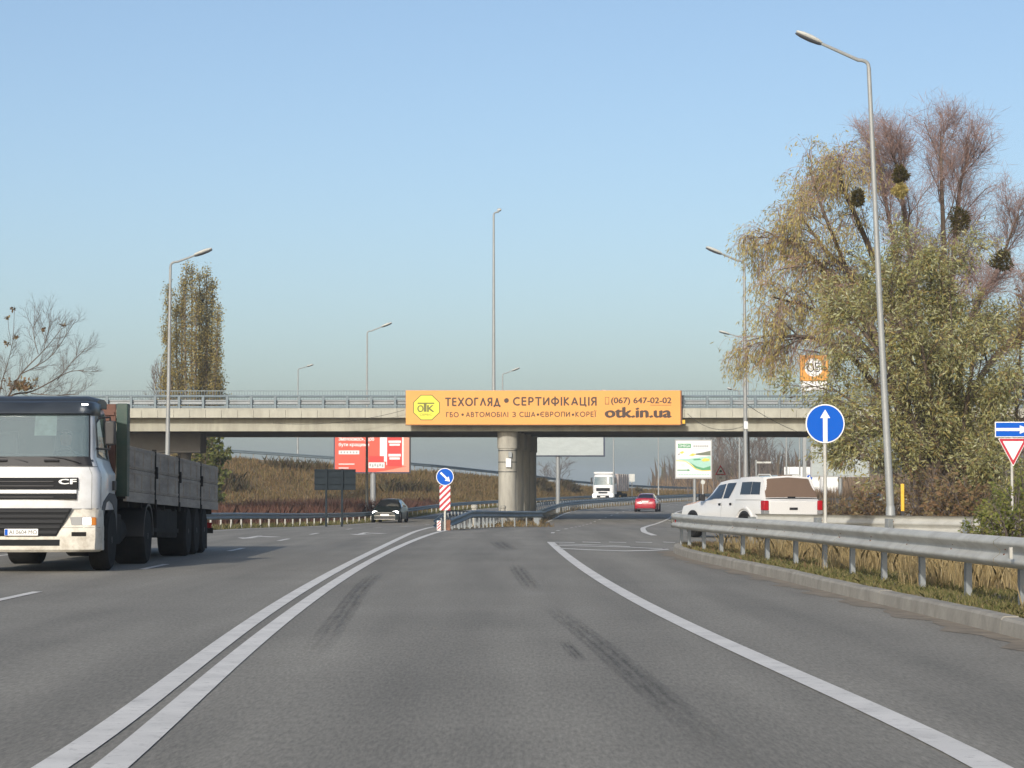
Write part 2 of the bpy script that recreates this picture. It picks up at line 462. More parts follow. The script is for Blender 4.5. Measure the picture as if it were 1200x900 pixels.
M['red'] = mat('sign_red', (.40, .010, .032), rough=.4)
M['black'] = mat('black_plastic', (.018, .018, .02), rough=.55, var=.2, vscale=4)
M['sign_back'] = mat('sign_back_grey', (.018, .025, .031), rough=.85, spec=.15, var=.15, vscale=2)
M['rust'] = mat('rusty_steel', (.16, .075, .045), rough=.85, var=.4, vscale=8)
M['orange'] = mat('banner_orange', (.66, .30, .065), rough=.55, var=.04, vscale=.6)
M['brown_ink'] = mat('banner_brown_ink', (.05, .028, .02), rough=.6)
M['yellow_logo'] = mat('logo_yellow', (.62, .60, .05), rough=.55)
M['olive'] = mat('logo_olive', (.13, .13, .03), rough=.6)
M['yellow'] = mat('marker_yellow', (.72, .42, .03), rough=.55, var=.12, vscale=5)
M['truck_white'] = mat('lorry_white_paint', (.60, .615, .63), rough=.35, coat=.3, var=.05, vscale=2, dirt=(.36, .33, .28), dirt_amt=.35)
M['truck_dirty'] = mat('lorry_dirty_white', (.58, .555, .49), rough=.5, var=.1, vscale=4, dirt=(.22, .17, .11), dirt_amt=.65)
M['visor'] = mat('dark_visor', (.028, .035, .045), rough=.35, var=.1)
M['grille'] = mat('grille_black', (.014, .015, .017), rough=.75, spec=.2)
M['tyre'] = mat('tyre_rubber', (.012, .012, .012), rough=.9, spec=.2, var=.3, vscale=5, dirt=(.03, .027, .024), dirt_amt=.5)
M['rim'] = mat('wheel_rim', (.12, .12, .115), rough=.5, metal=.5, var=.3, vscale=6)
M['rim_alloy'] = mat('alloy_rim', (.48, .48, .48), rough=.35, metal=.7)
M['green_paint'] = mat('trailer_green_paint', (.006, .037, .025), rough=.5, var=.18, vscale=2, dirt=(.06, .06, .045), dirt_amt=.5)
M['board'] = mat('weathered_trailer_board', (.36, .315, .265), rough=.9, var=.28, vscale=2.2, bump=.2, bscale=14, dirt=(.15, .13, .11), dirt_amt=.6, stretch=(1, .25, 1.4))
M['chassis'] = mat('dirty_chassis', (.018, .017, .016), rough=.9, spec=.2, var=.4, vscale=3)
M['redbrown'] = mat('rusty_headboard', (.14, .068, .048), rough=.8, var=.25, vscale=3)
M['glass'] = glass_mat('window_glass', see=.3)
M['screen'] = glass_mat('windscreen_sky_glass', tint=(.15, .205, .225), see=.36, rough=.06)  # pale blue base colour stands in for reflected sky
M['dark_glass'] = glass_mat('dark_window_glass', tint=(.012, .014, .017), see=.06)
M['brown_glass'] = mat('brown_reflection_glass', (.15, .10, .065), rough=.28, spec=.7, coat=.4, var=.05, vscale=2)  # brown reflection in the rear window painted as base colour
M['headlight'] = mat('lit_headlight', (1.0, .97, .9), rough=.2, emit=5)
M['lens'] = mat('lamp_glass', (.22, .225, .23), rough=.15, spec=.8)
M['amber'] = mat('amber_lens', (.50, .17, .02), rough=.3)
M['taillight'] = mat('tail_lamp_red', (.36, .008, .015), rough=.25, coat=.4)
M['car_white'] = mat('pickup_white_paint', (.64, .64, .63), rough=.22, coat=.6, var=.02, vscale=1)
M['car_red'] = mat('car_red_paint', (.34, .004, .02), rough=.25, coat=.7)
M['car_dark'] = mat('car_dark_green_paint', (.012, .018, .016), rough=.35, coat=.25)
M['car_blue'] = mat('car_grey_blue_paint', (.10, .14, .22), rough=.3, coat=.5)
M['chrome'] = mat('chrome', (.38, .38, .38), rough=.3, metal=.9)
M['seat'] = mat('cab_interior', (.10, .105, .11), rough=.9)
M['skin'] = mat('skin', (.45, .27, .19), rough=.6)
M['shirt'] = mat('grey_shirt', (.20, .22, .25), rough=.9)
M['plate'] = mat('number_plate', (.72, .72, .70), rough=.5)
M['bb_red'] = mat('billboard_red', (.62, .085, .05), rough=.6, var=.05, vscale=.7)
M['bb_deep'] = mat('billboard_deep_red', (.60, .04, .035), rough=.6)
M['bb_peach'] = mat('billboard_peach', (.62, .26, .18), rough=.6)
M['bb_blank'] = mat('billboard_blank_paper', (.37, .41, .405), rough=.7, var=.1, vscale=1.1, stretch=(1, 1, 3))
M['bb_frame'] = mat('billboard_frame', (.03, .04, .075), rough=.5)
M['bb_green'] = mat('billboard_green', (.08, .30, .14), rough=.6)
M['bb_teal'] = mat('billboard_pale_teal', (.33, .56, .47), rough=.6)
M['bb_dark'] = mat('billboard_dark_field', (.14, .16, .11), rough=.6)
M['bb_yellow'] = mat('billboard_yellow', (.74, .55, .08), rough=.6)
M['bb_grey'] = mat('billboard_grey_print', (.36, .37, .37), rough=.6)
M['bb_orange'] = mat('pylon_orange', (.60, .27, .04), rough=.6)
M['bark'] = mat('bark', (.105, .08, .06), rough=.95, var=.3, vscale=4, bump=.4, bscale=12)
M['bark_pop'] = mat('poplar_bark', (.13, .10, .068), rough=.95, var=.3, vscale=2)
M['twig_red'] = mat('reddish_twig', (.25, .17, .15), rough=.9, var=.25, vscale=2)
M['twig_grey'] = mat('grey_twig', (.115, .095, .085), rough=.95, var=.25, vscale=2)
M['far_bark'] = mat('far_bare_wood', (.13, .105, .09), rough=.95, var=.2, vscale=.4)
def leafmat(name, cols, tr=.45):
    m = mat(name, cols[0], rough=.6, island=cols, spec=.3)
    nt = m.node_tree; N = nt.nodes; L = nt.links; b = N['Principled BSDF']
    t = N.new('ShaderNodeBsdfTranslucent'); mx = N.new('ShaderNodeMixShader'); mx.inputs[0].default_value = tr
    src = b.inputs['Base Color'].links[0].from_socket
    L.new(src, t.inputs[0]); L.new(b.outputs[0], mx.inputs[1]); L.new(t.outputs[0], mx.inputs[2])
    L.new(mx.outputs[0], N['Material Output'].inputs[0])
    return m
M['leaf_yellow'] = leafmat('willow_yellow_leaf', [(0.365, 0.286, 0.1), (0.534, 0.443, 0.157), (0.309, 0.272, 0.1), (0.646, 0.558, 0.243)])
M['leaf_silver'] = leafmat('willow_silver_leaf', [(0.206, 0.213, 0.072), (0.344, 0.342, 0.132), (0.4, 0.299, 0.106), (0.469, 0.485, 0.238), (0.248, 0.243, 0.086), (0.6, 0.62, 0.414), (0.331, 0.299, 0.113)])
M['leaf_brown'] = leafmat('brown_leaf', [(0.2, 0.125, 0.069), (0.3, 0.194, 0.1), (0.163, 0.138, 0.062), (0.338, 0.263, 0.138)])
M['leaf_pop'] = leafmat('poplar_leaf', [(0.264, 0.208, 0.081), (0.395, 0.319, 0.096), (0.198, 0.166, 0.081), (0.448, 0.36, 0.129), (0.224, 0.208, 0.088)])
M['leaf_green'] = leafmat('green_shrub_leaf', [(0.117, 0.156, 0.039), (0.195, 0.221, 0.052), (0.273, 0.26, 0.078), (0.156, 0.182, 0.065)])
M['leaf_mistle'] = leafmat('mistletoe_leaf', [(.055, .05, .014), (.09, .075, .02), (.12, .09, .025)])
M['grass_green'] = leafmat('short_grass_blade', [(0.115, 0.135, 0.041), (0.176, 0.182, 0.061), (0.297, 0.243, 0.115), (0.23, 0.203, 0.081)])
M['grass_straw'] = leafmat('straw_blade', [(0.36, 0.264, 0.12), (0.456, 0.348, 0.168), (0.264, 0.198, 0.096), (0.504, 0.408, 0.228)])
M['grass_bank'] = leafmat('bank_grass_blade', [(0.226, 0.142, 0.063), (0.309, 0.201, 0.089), (0.178, 0.125, 0.052), (0.202, 0.169, 0.058), (0.357, 0.251, 0.125)])
M['bush_red'] = leafmat('red_brown_brush', [(0.138, 0.056, 0.044), (0.188, 0.088, 0.062), (0.106, 0.056, 0.037), (0.213, 0.125, 0.075)])
M['bush_dark'] = leafmat('dark_bank_bush', [(0.09, 0.086, 0.04), (0.138, 0.112, 0.046), (0.166, 0.106, 0.059), (0.076, 0.073, 0.04)])
M['reed'] = leafmat('dry_reed', [(.27, .18, .10), (.34, .235, .14), (.21, .145, .09)])
M['wire'] = mat('cable_black', (.02, .02, .02), rough=.7)
M['shed'] = mat('white_cladding', (.68, .70, .70), rough=.6, var=.04)
M['iron'] = mat('dark_iron', (.035, .04, .045), rough=.6)
M['slab'] = mat('grey_slab', (.27, .26, .24), rough=.9, var=.2, vscale=1)
# ------------------------------------------------------------------ ground, road, markings
railL = hermite([(-30, -10.2), (10, -10.7), (30, -11.1), (50, -11.4), (70, -11.6), (91, -11.5), (108, -10.9), (128, -10), (150, -8.6),
                 (175, -6.6), (205, -3.5), (235, .5), (270, 6), (305, 13), (350, 24), (420, 44)])
edgeR = hermite([(-30, 46), (0, 40), (30, 24), (36, 20.4), (48, 14), (58, 10.6), (66, 9.0), (75, 8.1), (85, 7.8), (100, 8.2), (113, 9), (130, 10.3),
                 (150, 12.2), (167, 13.5), (188, 15.2), (215, 18.8), (250, 26), (275, 32), (300, 39), (350, 56), (420, 84)])
kerbX = hermite([(-30, 4.6), (10, 4.55), (21, 4.43), (31, 4.10), (36.5, 3.93), (41.6, 3.70), (47, 3.50), (51, 3.44), (54.2, 3.6)])
def backX(y): return 4.35 + (54.5 - y) * .534

def strip(name, m, rows, parent=None, kind=None):
    """rows: list of point rows of equal length"""
    mb = MB(); n = len(rows[0])
    mb.add([p for r in rows for p in r], [(i*n + j, i*n + j + 1, (i+1)*n + j + 1, (i+1)*n + j) for i in range(len(rows) - 1) for j in range(n - 1)])
    o = mb.build(name, m, parent, angle=60)
    if kind: o['kind'] = kind
    return o
def frange(a, b, s):
    n = max(1, int(round((b - a) / s))); return [a + (b - a) * i / n for i in range(n + 1)]

ys = [-60, -30] + frange(0, 420, 6) + [470, 540, 650, 900, 1500, 2300]
xs_ = [-1500, -800, -300, -120, -60, -30, -10, 10, 30, 60, 120, 300, 800, 1500]
strip('ground', M['soil'], [[(x, y, gz(y) - .06) for x in xs_] for y in ys], kind='structure')
road = strip('road', M['asphalt'], [[(railL(y) + .35 + (edgeR(y) - railL(y) - .35) * k / 8, y, gz(y)) for k in range(9)] for y in frange(-20, 420, 2)], kind='structure')

def stripe(name, fx, y0, y1, w, z=.006, m=None, step=1.0):
    rows = []
    for y in frange(y0, y1, step):
        e = .25; t = Vector((fx(y + e) - fx(y - e), 2 * e, 0)).normalized()
        nrm = Vector((t.y, -t.x, 0)) * (w / 2)
        c = Vector((fx(y), y, gz(y) + z))
        rows.append([c - nrm, c + nrm])
    return strip(name, m or M['paint'], rows, road)
def pxcurve(pts, deg=4):
    q = sorted((G(*p)[1], G(*p)[0]) for p in pts)
    y = np.array([p[0] for p in q]); x = np.array([p[1] for p in q])
    co = np.polyfit(np.log(y), x, deg, w=1 / np.sqrt(y)); ex = float(np.polyval(np.polyder(co), np.log(y[0])) / y[0])
    return (lambda v: float(np.polyval(co, math.log(v))) if v >= y[0] else float(np.polyval(co, math.log(y[0]))) + ex * (v - y[0])), y[0], y[-1]

lineA, a0, a1 = pxcurve([(60, 900), (214, 788), (300, 728), (360, 687.5), (410, 659), (460, 635.8), (493, 621), (510, 617)])
stripe('lane_line', lineA, 4, a1, .17, step=.8)
lineB, b0, b1 = pxcurve([(130, 900), (225, 815.5), (300, 752), (360, 705.8), (393, 684), (427, 660.8), (460, 643), (493, 630.5), (526.7, 621.6), (543, 619), (560, 616.5), (600, 611)], 5)
medR = hermite([(b1 - 6, lineB(b1 - 6)), (b1, lineB(b1)), (125, 1.15), (150, 2.2), (183, 4.1), (215, 7.9), (245, 12.9), (290, 22), (350, 38.5), (420, 62)])
stripe('lane_line', lineB, 4, b1 - 3, .17, step=.8)
stripe('lane_line', medR, b1 - 2.9, 330, .15, step=2)
lineC, c0, c1 = pxcurve([(645, 635.3), (674, 658.3), (697.5, 675), (725.8, 691.7), (755, 708.3), (786.7, 725), (823, 741.7), (866.7, 759), (933.3, 791), (996.7, 821), (1163, 900)])
stripe('lane_line', lineC, 4, c1, .19, step=.8)
# right edge line beyond the gore
lineD = hermite([(74.5, 4.35), (80, 4.42), (90, 4.85), (110, 6.0), (140, 8.3), (164, 10.6), (190, 13), (215, 16.6), (250, 23.4), (300, 36), (350, 53)])
stripe('edge_line', lineD, 74.5, 330, .2, step=2)
# dashed divider of the two lanes beyond the gore
lineE = hermite([(62, .95), (82, 1.4), (99, 2.3), (125, 3.6), (152, 5.2), (170, 6.7), (200, 9.8), (240, 15.6), (300, 28)])
for y in frange(79, 300, 8)[:22]:
    stripe('dash', lineE, y, y + 2.2, .12, step=1)
# oncoming side: dashed divider, arrows and the outer edge line
lineF, f0, f1 = pxcurve([(20, 699), (180, 664), (277, 644), (333, 632.5), (373, 625.5), (407, 620)], 2)
dF = hermite([(10, lineF(f0) + .2), (f0, lineF(f0)), (42.2, lineF(42.2)), (55, lineF(55)), (67, lineF(67)), (f1, lineF(f1)), (115, -5.4), (150, -3.6), (180, -1.5), (220, 3.2), (260, 9.5), (300, 17)])
for py, px in ((699, 20), (664, 180), (644, 277), (632.5, 333), (625.5, 373), (620, 407)):
    d = G(px, py)[1]
    stripe('dash', dF, d - 1.5, d + 1.5, .13, step=.75)
for y in frange(f0 - 24, f0 - 12, 12): stripe('dash', dF, y - 1.5, y + 1.5, .13)
for y in frange(f1 + 12, 280, 12): stripe('dash', dF, y - 1.5, y + 1.5, .13)
stripe('edge_line', lambda y: railL(y) + .95, 20, 300, .14, step=2.5)
medL = hermite([(80, -3.15), (a1, lineA(a1)), (100, -2.6), (125, -1.9), (150, -.9), (183, 1.0), (215, 4.6), (245, 9.4), (290, 18.3), (350, 34.5), (420, 58)])
stripe('edge_line', medL, a1 + 1, 330, .15, step=2)
def arrow(px, py):
    x, y = G(px, py); z = gz(y) + .006
    mb = MB()
    mb.add([(x - .09, y - 1.6, z), (x + .09, y - 1.6, z), (x + .09, y + 1.5, z), (x - .09, y + 1.5, z)], [(0, 1, 2, 3)])
    mb.add([(x - .34, y - 1.55, z), (x, y - 3.2, z), (x + .34, y - 1.55, z)], [(0, 1, 2)])
    mb.add([(x + .1, y + .2, z), (x + .55, y - .7, z), (x + .8, y - .2, z), (x + .1, y + .9, z)], [(0, 1, 2, 3)])
    mb.build('direction_arrow', M['paint'], road)
arrow(299, 629); arrow(426, 625)
# painted gore in front of the kerbed island
def flat(name, pts, z=.006, m=None):
    MB().add([(x, y, gz(y) + z) for x, y in pts], [tuple(range(len(pts)))]).build(name, m or M['paint'], road)
for xa, xb in ((641, 673), (682, 703), (713, 733), (744, 763), (776, 790)):
    (p, q), (r, s) = G(xa, 635), G(xb, 635.6)
    flat('give_way_dash', [(p, q), (r, s), (r, s - .55), (p, q - .55)])
def gline(pts, w=.3):
    pts = [G(*p) for p in pts]
    rows = [[(x, y + w / 2, gz(y) + .006), (x, y - w / 2, gz(y) + .006)] for x, y in pts]
    strip('hatch_line', M['paint'], rows, road)
gline([(656, 642.6), (690, 644.3), (732, 645.7), (760, 645.2), (783, 643.7)], .62)
gline([(650, 639.2), (690, 640.0), (736, 641.2), (776, 643.3)], .55)
gline([(655, 637.6), (700, 638.6), (738, 640.6)], .5)

# tyre marks
def skid(pts, w):
    pts = [G(*p) for p in pts]; pts.sort(key=lambda p: p[1])
    f = hermite([(p[1], p[0]) for p in pts]); rows = frange(pts[0][1], pts[-1][1], .4)
    mb = MB(); n = len(rows)
    mb.add([(f(y) + s * w / 2, y, gz(y) + .003) for y in rows for s in (-1, 1)], [(2*i, 2*i + 1, 2*i + 3, 2*i + 2) for i in range(n - 1)])
    o = mb.build('tyre_mark', M['skid'], road, smooth=False)
    uv = o.data.uv_layers.new(name='UVMap')
    for lp in o.data.loops:
        v = lp.vertex_index; uv.data[lp.index].uv = (v % 2, (v // 2) / (n - 1))
skid([(446, 668), (425, 688), (400, 722), (360, 778)], .27)
skid([(602, 660), (612, 674), (628, 694)], .3)
skid([(640, 708), (700, 754), (750, 796), (800, 838), (890, 905)], .26)
skid([(583, 634), (590, 640), (600, 645)], .5)
skid([(660, 750), (672, 764), (684, 776)], .12)

# ------------------------------------------------------------------ kerbed island with grass
kerbpath = [Vector((kerbX(y), y, 0)) for y in frange(6, 54.2, .5)]
kerbpath += [Vector((3.75, 54.75, 0)), Vector((3.98, 55.05, 0)), Vector((4.25, 55.0, 0)), Vector((4.42, 54.6, 0))]
kerbpath += [Vector((backX(y) + .06, y, 0)) for y in frange(54.2, 20, .5)]
def resample(path, step):
    out = [path[0]]; acc = 0
    for a, b in zip(path, path[1:]):
        L_ = (b - a).length
        while acc + L_ >= step:
            t = (step - acc) / L_; a = a + (b - a) * t; out.append(a.copy()); L_ = (b - a).length; acc = 0
        acc += L_
    return out
# the bedding the stones stand in, one sheet with the island's soil
verge = strip('island_verge', M['verge'], [[(kerbX(y) + .1 + (backX(y) - kerbX(y) - .15) * k / 6, y, .135 + .015 * math.sin(y * 1.7 + k)) for k in range(7)] for y in frange(0, 54.3, .6)], kind='structure')
def kerb_stone_mesh(L_):
    mb = MB(); prof = [(-.02, -.05), (0, .13), (.025, .155), (.16, .155), (.16, -.05)]
    mb.prism([(p[0], p[1]) for p in prof], -L_ / 2 + .0015, L_ / 2 - .0015, 'y')
    o = mb.build('kerb_stone', M['kerb'], None, smooth=False); me = o.data; bpy.data.objects.remove(o); return me
KS = kerb_stone_mesh(1.0); KS2 = kerb_stone_mesh(.4)
q = resample([Vector((kerbX(y), y, 0)) for y in frange(6, 54.2, .5)], 1.0)
nose0 = q[-1]
for a, b in zip(q, q[1:]):
    t = b - a; c = (a + b) / 2
    link('kerb_stone', KS, verge, (c.x, c.y, random.uniform(-.005, .005)), (0, 0, math.atan2(-t.x, t.y)))
i0 = min(range(len(kerbpath)), key=lambda i: (kerbpath[i] - nose0).length)
q = resample([nose0] + kerbpath[i0 + 1:i0 + 9], .4)
for a, b in zip(q, q[1:]):
    t = b - a; c = (a + b) / 2
    link('kerb_stone', KS2, verge, (c.x, c.y, random.uniform(-.006, .006)), (0, 0, math.atan2(-t.x, t.y)))
q = resample([q[-1]] + kerbpath[i0 + 9:], 1.0)
for a, b in zip(q, q[1:]):
    t = b - a; c = (a + b) / 2
    link('kerb_stone', KS, verge, (c.x, c.y, random.uniform(-.008, .008)), (0, 0, math.atan2(-t.x, t.y)))
strip('gutter_dust', M['dust'], [[(kerbX(y) - .3 - .1 * math.sin(y * 2.3) - .06 * math.sin(y * 5.1), y, gz(y) + .0035), (kerbX(y) + .02, y, gz(y) + .0036)] for y in frange(6, 54, .35)], verge)

# ------------------------------------------------------------------ guard rails
def w_profile(h=.31, dpt=.08):
    k = h / .31
    return [(0, 0), (.02, .012*k), (dpt, .05*k), (dpt, .085*k), (.02, .13*k), (.012, .155*k), (.02, .18*k), (dpt, .225*k), (dpt, .26*k), (.02, .298*k), (0, .31*k)]
def post_mesh(h, m, w=.11, t=.06, flange=True):
    mb = MB()
    if flange:   # C-section: web and two flanges
        mb.box(-w/2, w/2, -.004, .004, 0, h); mb.box(-w/2, -w/2 + .008, .004, t, 0, h); mb.box(w/2 - .008, w/2, .004, t, 0, h)
    else: mb.box(-w/2, w/2, -t/2, t/2, 0, h)
    o = mb.build('post', m, None, smooth=False); me = o.data; bpy.data.objects.remove(o); return me
def guard_rail(name, label, path, group=None, base=0.0, zf=None, side=1, spacing=2.4, top=.70, m='galv', pm='post', section=4.8, h=.31, post_face=0.0, bracket=True, pw=.11, ramp=0.0, pt=.06):
    """path: xy points; side +1: the waves face to the right of travel"""
    zf = zf or (lambda x, y: gz(y) + base)
    P = [Vector((p[0], p[1], 0)) for p in path]
    drop = (lambda c: (1 - min(1, (c - P[0]).length / ramp)) * (top - h - .1)) if ramp else (lambda c: 0.0)
    o = Vector((P[0].x, P[0].y, zf(P[0].x, P[0].y)))
    t0 = thing(name, label, 'guard rail', o, 0, group)
    prof = w_profile(h)
    fine = resample(P, min(1.2, section / 4)); nsec = max(1, int(round(section / min(1.2, section / 4))))
    def nrm(i):
        a, b = fine[max(i-1, 0)], fine[min(i+1, len(fine)-1)]; t = (b - a).normalized(); return Vector((t.y, -t.x, 0)) * side
    i = 0; k = 0
    while i < len(fine) - 1:
        j = min(i + nsec, len(fine) - 1); mb = MB(o); rows = []
        for q_ in range(i, j + 1):
            c = fine[q_]; n_ = nrm(q_); z = zf(c.x, c.y) + top - h - drop(c)
            lap = .004 if k % 2 else 0
            rows.append([c + n_ * (d_ + lap + .05) + Vector((0, 0, z + zz)) for d_, zz in prof])
        n = len(prof)
        mb.add([p for r in rows for p in r], [(a*n + b, a*n + b + 1, (a+1)*n + b + 1, (a+1)*n + b) for a in range(len(rows) - 1) for b in range(n - 1)])
        mb.build('rail_beam', M[m], t0, angle=70)
        i = j; k += 1
    pts = resample(P, spacing); hgt = top - .06
    pmesh = post_mesh(hgt + .15, M[pm], w=pw, t=pt)
    bm_ = MB().box(-.05, .05, -.05, .05, -.09, .09).build('bracket', M[pm], None, smooth=False)
    bmesh_ = bm_.data; bpy.data.objects.remove(bm_)
    bo2 = MB().box(-.014, .014, -.012, .012, -.014, .014).build('bolt', M['rust'], None, smooth=False); bolt_ = bo2.data; bpy.data.objects.remove(bo2)
    for i, c in enumerate(pts):
        a, b = pts[max(i-1, 0)], pts[min(i+1, len(pts)-1)]; t = (b - a).normalized(); n_ = Vector((t.y, -t.x, 0)) * side
        z = zf(c.x, c.y)
        po = link('post', pmesh, t0, Vector((c.x, c.y, z - .15 - drop(c))) - n_ * .07 - o, (random.uniform(-.01, .01), random.uniform(-.012, .012), math.atan2(t.y, t.x) + post_face))
        if bracket:
            for zz in (-.03, .035):
                link('bolt', bolt_, t0, Vector((c.x, c.y, z + top - h / 2 + zz)) + n_ * .068 + t * (.03 if zz > 0 else -.04) - o, (0, 0, math.atan2(t.y, t.x)))
        if bracket: link('bracket', bmesh_, t0, Vector((c.x, c.y, z + top - h / 2)) + n_ * .01 - o, (0, 0, math.atan2(t.y, t.x)))
    return t0

front = [(kerbX(y) + .06 + .56 * min(1, (53.4 - y) / 16), y) for y in frange(6, 53.2, 1.0)][::-1]
gf = guard_rail('guard_rail', 'near galvanised guard rail along the concrete kerb of the grass island', front, 'guard rails along the roads', base=.14, side=1, spacing=2.42, top=.70)
fo = Vector(gf.location)
e = Vector((front[0][0], front[0][1], .14))
mb = MB(fo)      # rounded end shoe of the near rail, with its red reflector
mb.tube([e + Vector((-.08 + .1 * math.cos(a), -.0 + .1 * math.sin(a) + .05, .54)) for a in [k * math.pi / 6 for k in range(7)]], .006, 4)
for k in range(6):
    a0_, a1_ = k * math.pi / 6, (k + 1) * math.pi / 6
    p = lambda a, z: e + Vector((-.02 + .11 * math.cos(a), .02 + .13 * math.sin(a), z))
    mb.add([p(a0_, .39), p(a1_, .39), p(a1_, .70), p(a0_, .70)], [(0, 1, 2, 3)])
mb.build('end_shoe', M['galv'], gf)
MB(fo).lathe([(.045, 0), (.05, .01), (.05, .03)], e + Vector((.02, -.9, .53)) + Vector((-.13, 0, 0)), 'x', 14).build('reflector', M['taillight'], gf)
MB(fo).box(kerbX(23.4) + .40, kerbX(23.4) + .43, 23.38, 23.43, .14 + .50, .14 + .61).build('reflector', M['post_pale'], gf)
back = [(backX(y) - .55, y) for y in frange(52.0, 24, 1.0)]
gb = guard_rail('guard_rail', 'guard rail on the far side of the grass island, behind the sign post', back, 'guard rails along the roads', base=.14, side=-1, spacing=2.4, top=.70)
left = [(railL(y), y) for y in frange(34, 300, 2)]
gl = guard_rail('guard_rail', 'dark blue-grey guard rail along the foot of the dry grass bank', left, 'guard rails along the roads', side=1, spacing=2.7, top=.64, h=.27, m='bluesteel', pm='post_pale', section=12, bracket=False, pw=.07)
# median: two rails that start together behind the striped marker
medp = [(-2.35, 89.2), (-1.95, 93), (-1.5, 98), (-1.06, 104), (-.66, 110)] + [(medR(y) - .55, y) for y in frange(117, 330, 3)]
g1 = guard_rail('guard_rail', 'median guard rail on our side of the road, passing the bridge pier', medp, 'guard rails along the roads', side=1, spacing=2.0, top=.74, m='bluesteel', pm='post', section=12, bracket=False, pw=.06, ramp=7)
medq = [(-2.75, 89.2), (-2.6, 94), (-2.35, 100), (-2.02, 106), (-1.75, 111)] + [(medL(y) + .55, y) for y in frange(117, 330, 3)]
g2 = guard_rail('guard_rail', 'median guard rail on the oncoming side, starting behind the striped marker', medq, 'guard rails along the roads', side=-1, spacing=2.0, top=.74, m='bluesteel', pm='post', section=12, bracket=False, pw=.06, ramp=7)
strip('median', M['verge'], [[(medq_, y, gz(y) + .012), (medp_, y, gz(y) + .012)] for y, medq_, medp_ in
      [(89, -2.75, -2.3), (95, -2.6, -1.7), (101, -2.3, -1.2), (107, -2.0, -.8)] + [(y, medL(y) + .3, medR(y) - .3) for y in frange(112, 330, 4)]], kind='structure')

# ------------------------------------------------------------------ embankment of the ramp on the left
crest = [(-70, 205, 6.6), (-40, 222, 5.4), (-27.4, 230, 4.75), (-16.8, 236, 4.1), (-8, 247, 3.5), (-1.5, 262, 2.95), (3.2, 277, 2.55), (8.0, 302, 2.15), (20, 335, 1.6), (40, 385, 1.3)]
toe = [(-74, 185, 0), (-42, 200, 0), (-26, 208, 0), (-13, 215, 0), (-4, 226, 0), (2.0, 254, 0), (5.8, 275, 0), (11.4, 300, 0), (20.5, 326, 0), (40.5, 378, 0)]
rows = []
for (cx, cy, cz), (tx, ty, _) in zip(crest, toe):
    r = []
    for k in range(9):
        a = k / 8; zz = gz(ty) - .05; s = a * a * (3 - 2 * a)
        r.append((tx + (cx - tx) * a, ty + (cy - ty) * a, zz + (cz - zz) * (.35 * s + .65 * a)))
    d_ = (Vector((cx, cy, 0)) - Vector((tx, ty, 0))).normalized()
    r.append((cx + d_.x * 9, cy + d_.y * 9, cz)); r.append((cx + d_.x * 18, cy + d_.y * 18, gz(cy) - .1))
    rows.append(r)
# densify along
rr = []
for a, b in zip(rows, rows[1:]):
    for k in range(6): rr.append([tuple(Vector(p).lerp(Vector(q_), k / 6)) for p, q_ in zip(a, b)])
rr.append(rows[-1])
bank = strip('embankment', M['bank'], rr, kind='structure')
bank_rows = [r[:9] for r in rr]
cz_of = hermite([(-70, 6.6), (-40, 5.4), (-27.4, 4.75), (-16.8, 4.1), (-8, 3.5), (-1.5, 2.95), (3.2, 2.55), (8, 2.15), (20, 1.6), (40, 1.3)])
ge = guard_rail('guard_rail', 'thin guard rail along the top of the grass bank', [(c[0], c[1]) for c in crest], 'guard rails along the roads', zf=lambda x, y: cz_of(x), side=1, spacing=1.35, top=.78, m='bluesteel', pm='post_pale', section=12, bracket=False, h=.3, pw=.1)

# ------------------------------------------------------------------ overpass
BY0, BY1 = 148.0, 165.6
bo = Vector((0, 157, gz(157)))
br = thing('overpass_bridge', 'concrete road overpass crossing above both carriageways', 'bridge', bo)
BX = 78
zt, zp, zg = 6.38, 5.90, 5.10
MB(bo).box(-BX, BX, BY0 + .14, BY1 - .14, zp + .1, zt - .03).build('deck_slab', M['concrete'], br)
for k in range(7):
    y = BY0 + .75 + k * (BY1 - BY0 - 2.1) / 6
    sfx = M['concrete'] if k in (0, 6) else M['soffit_shade']
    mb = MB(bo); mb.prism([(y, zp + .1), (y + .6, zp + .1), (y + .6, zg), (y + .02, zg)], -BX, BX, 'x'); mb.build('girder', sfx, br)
MB(bo).box(-BX, BX, BY0 + 1.4, BY1 - 1.4, zg + .35, zg + .42).build('soffit_slab', M['soffit_shade'], br)
pan = MB().box(-.48, .48, -.06, .06, -.24, .24).build('fascia_panel', M['panel'], None, bevel=.012); pm_ = pan.data; bpy.data.objects.remove(pan)
for k in range(-79, 80):
    link('fascia_panel', pm_, br, Vector((k * .972 + .3, BY0 + .06 + random.uniform(-.006, .006), zp + .24 + random.uniform(-.004, .004))) - bo)
MB(bo).box(-BX, BX, BY0 + .02, BY0 + .7, zt + .005, zt + .1).build('parapet_kerb', M['panel'], br)
MB(bo).box(-BX, BX, BY1 - .7, BY1 - .02, zt + .005, zt + .1).build('parapet_kerb', M['panel'], br)
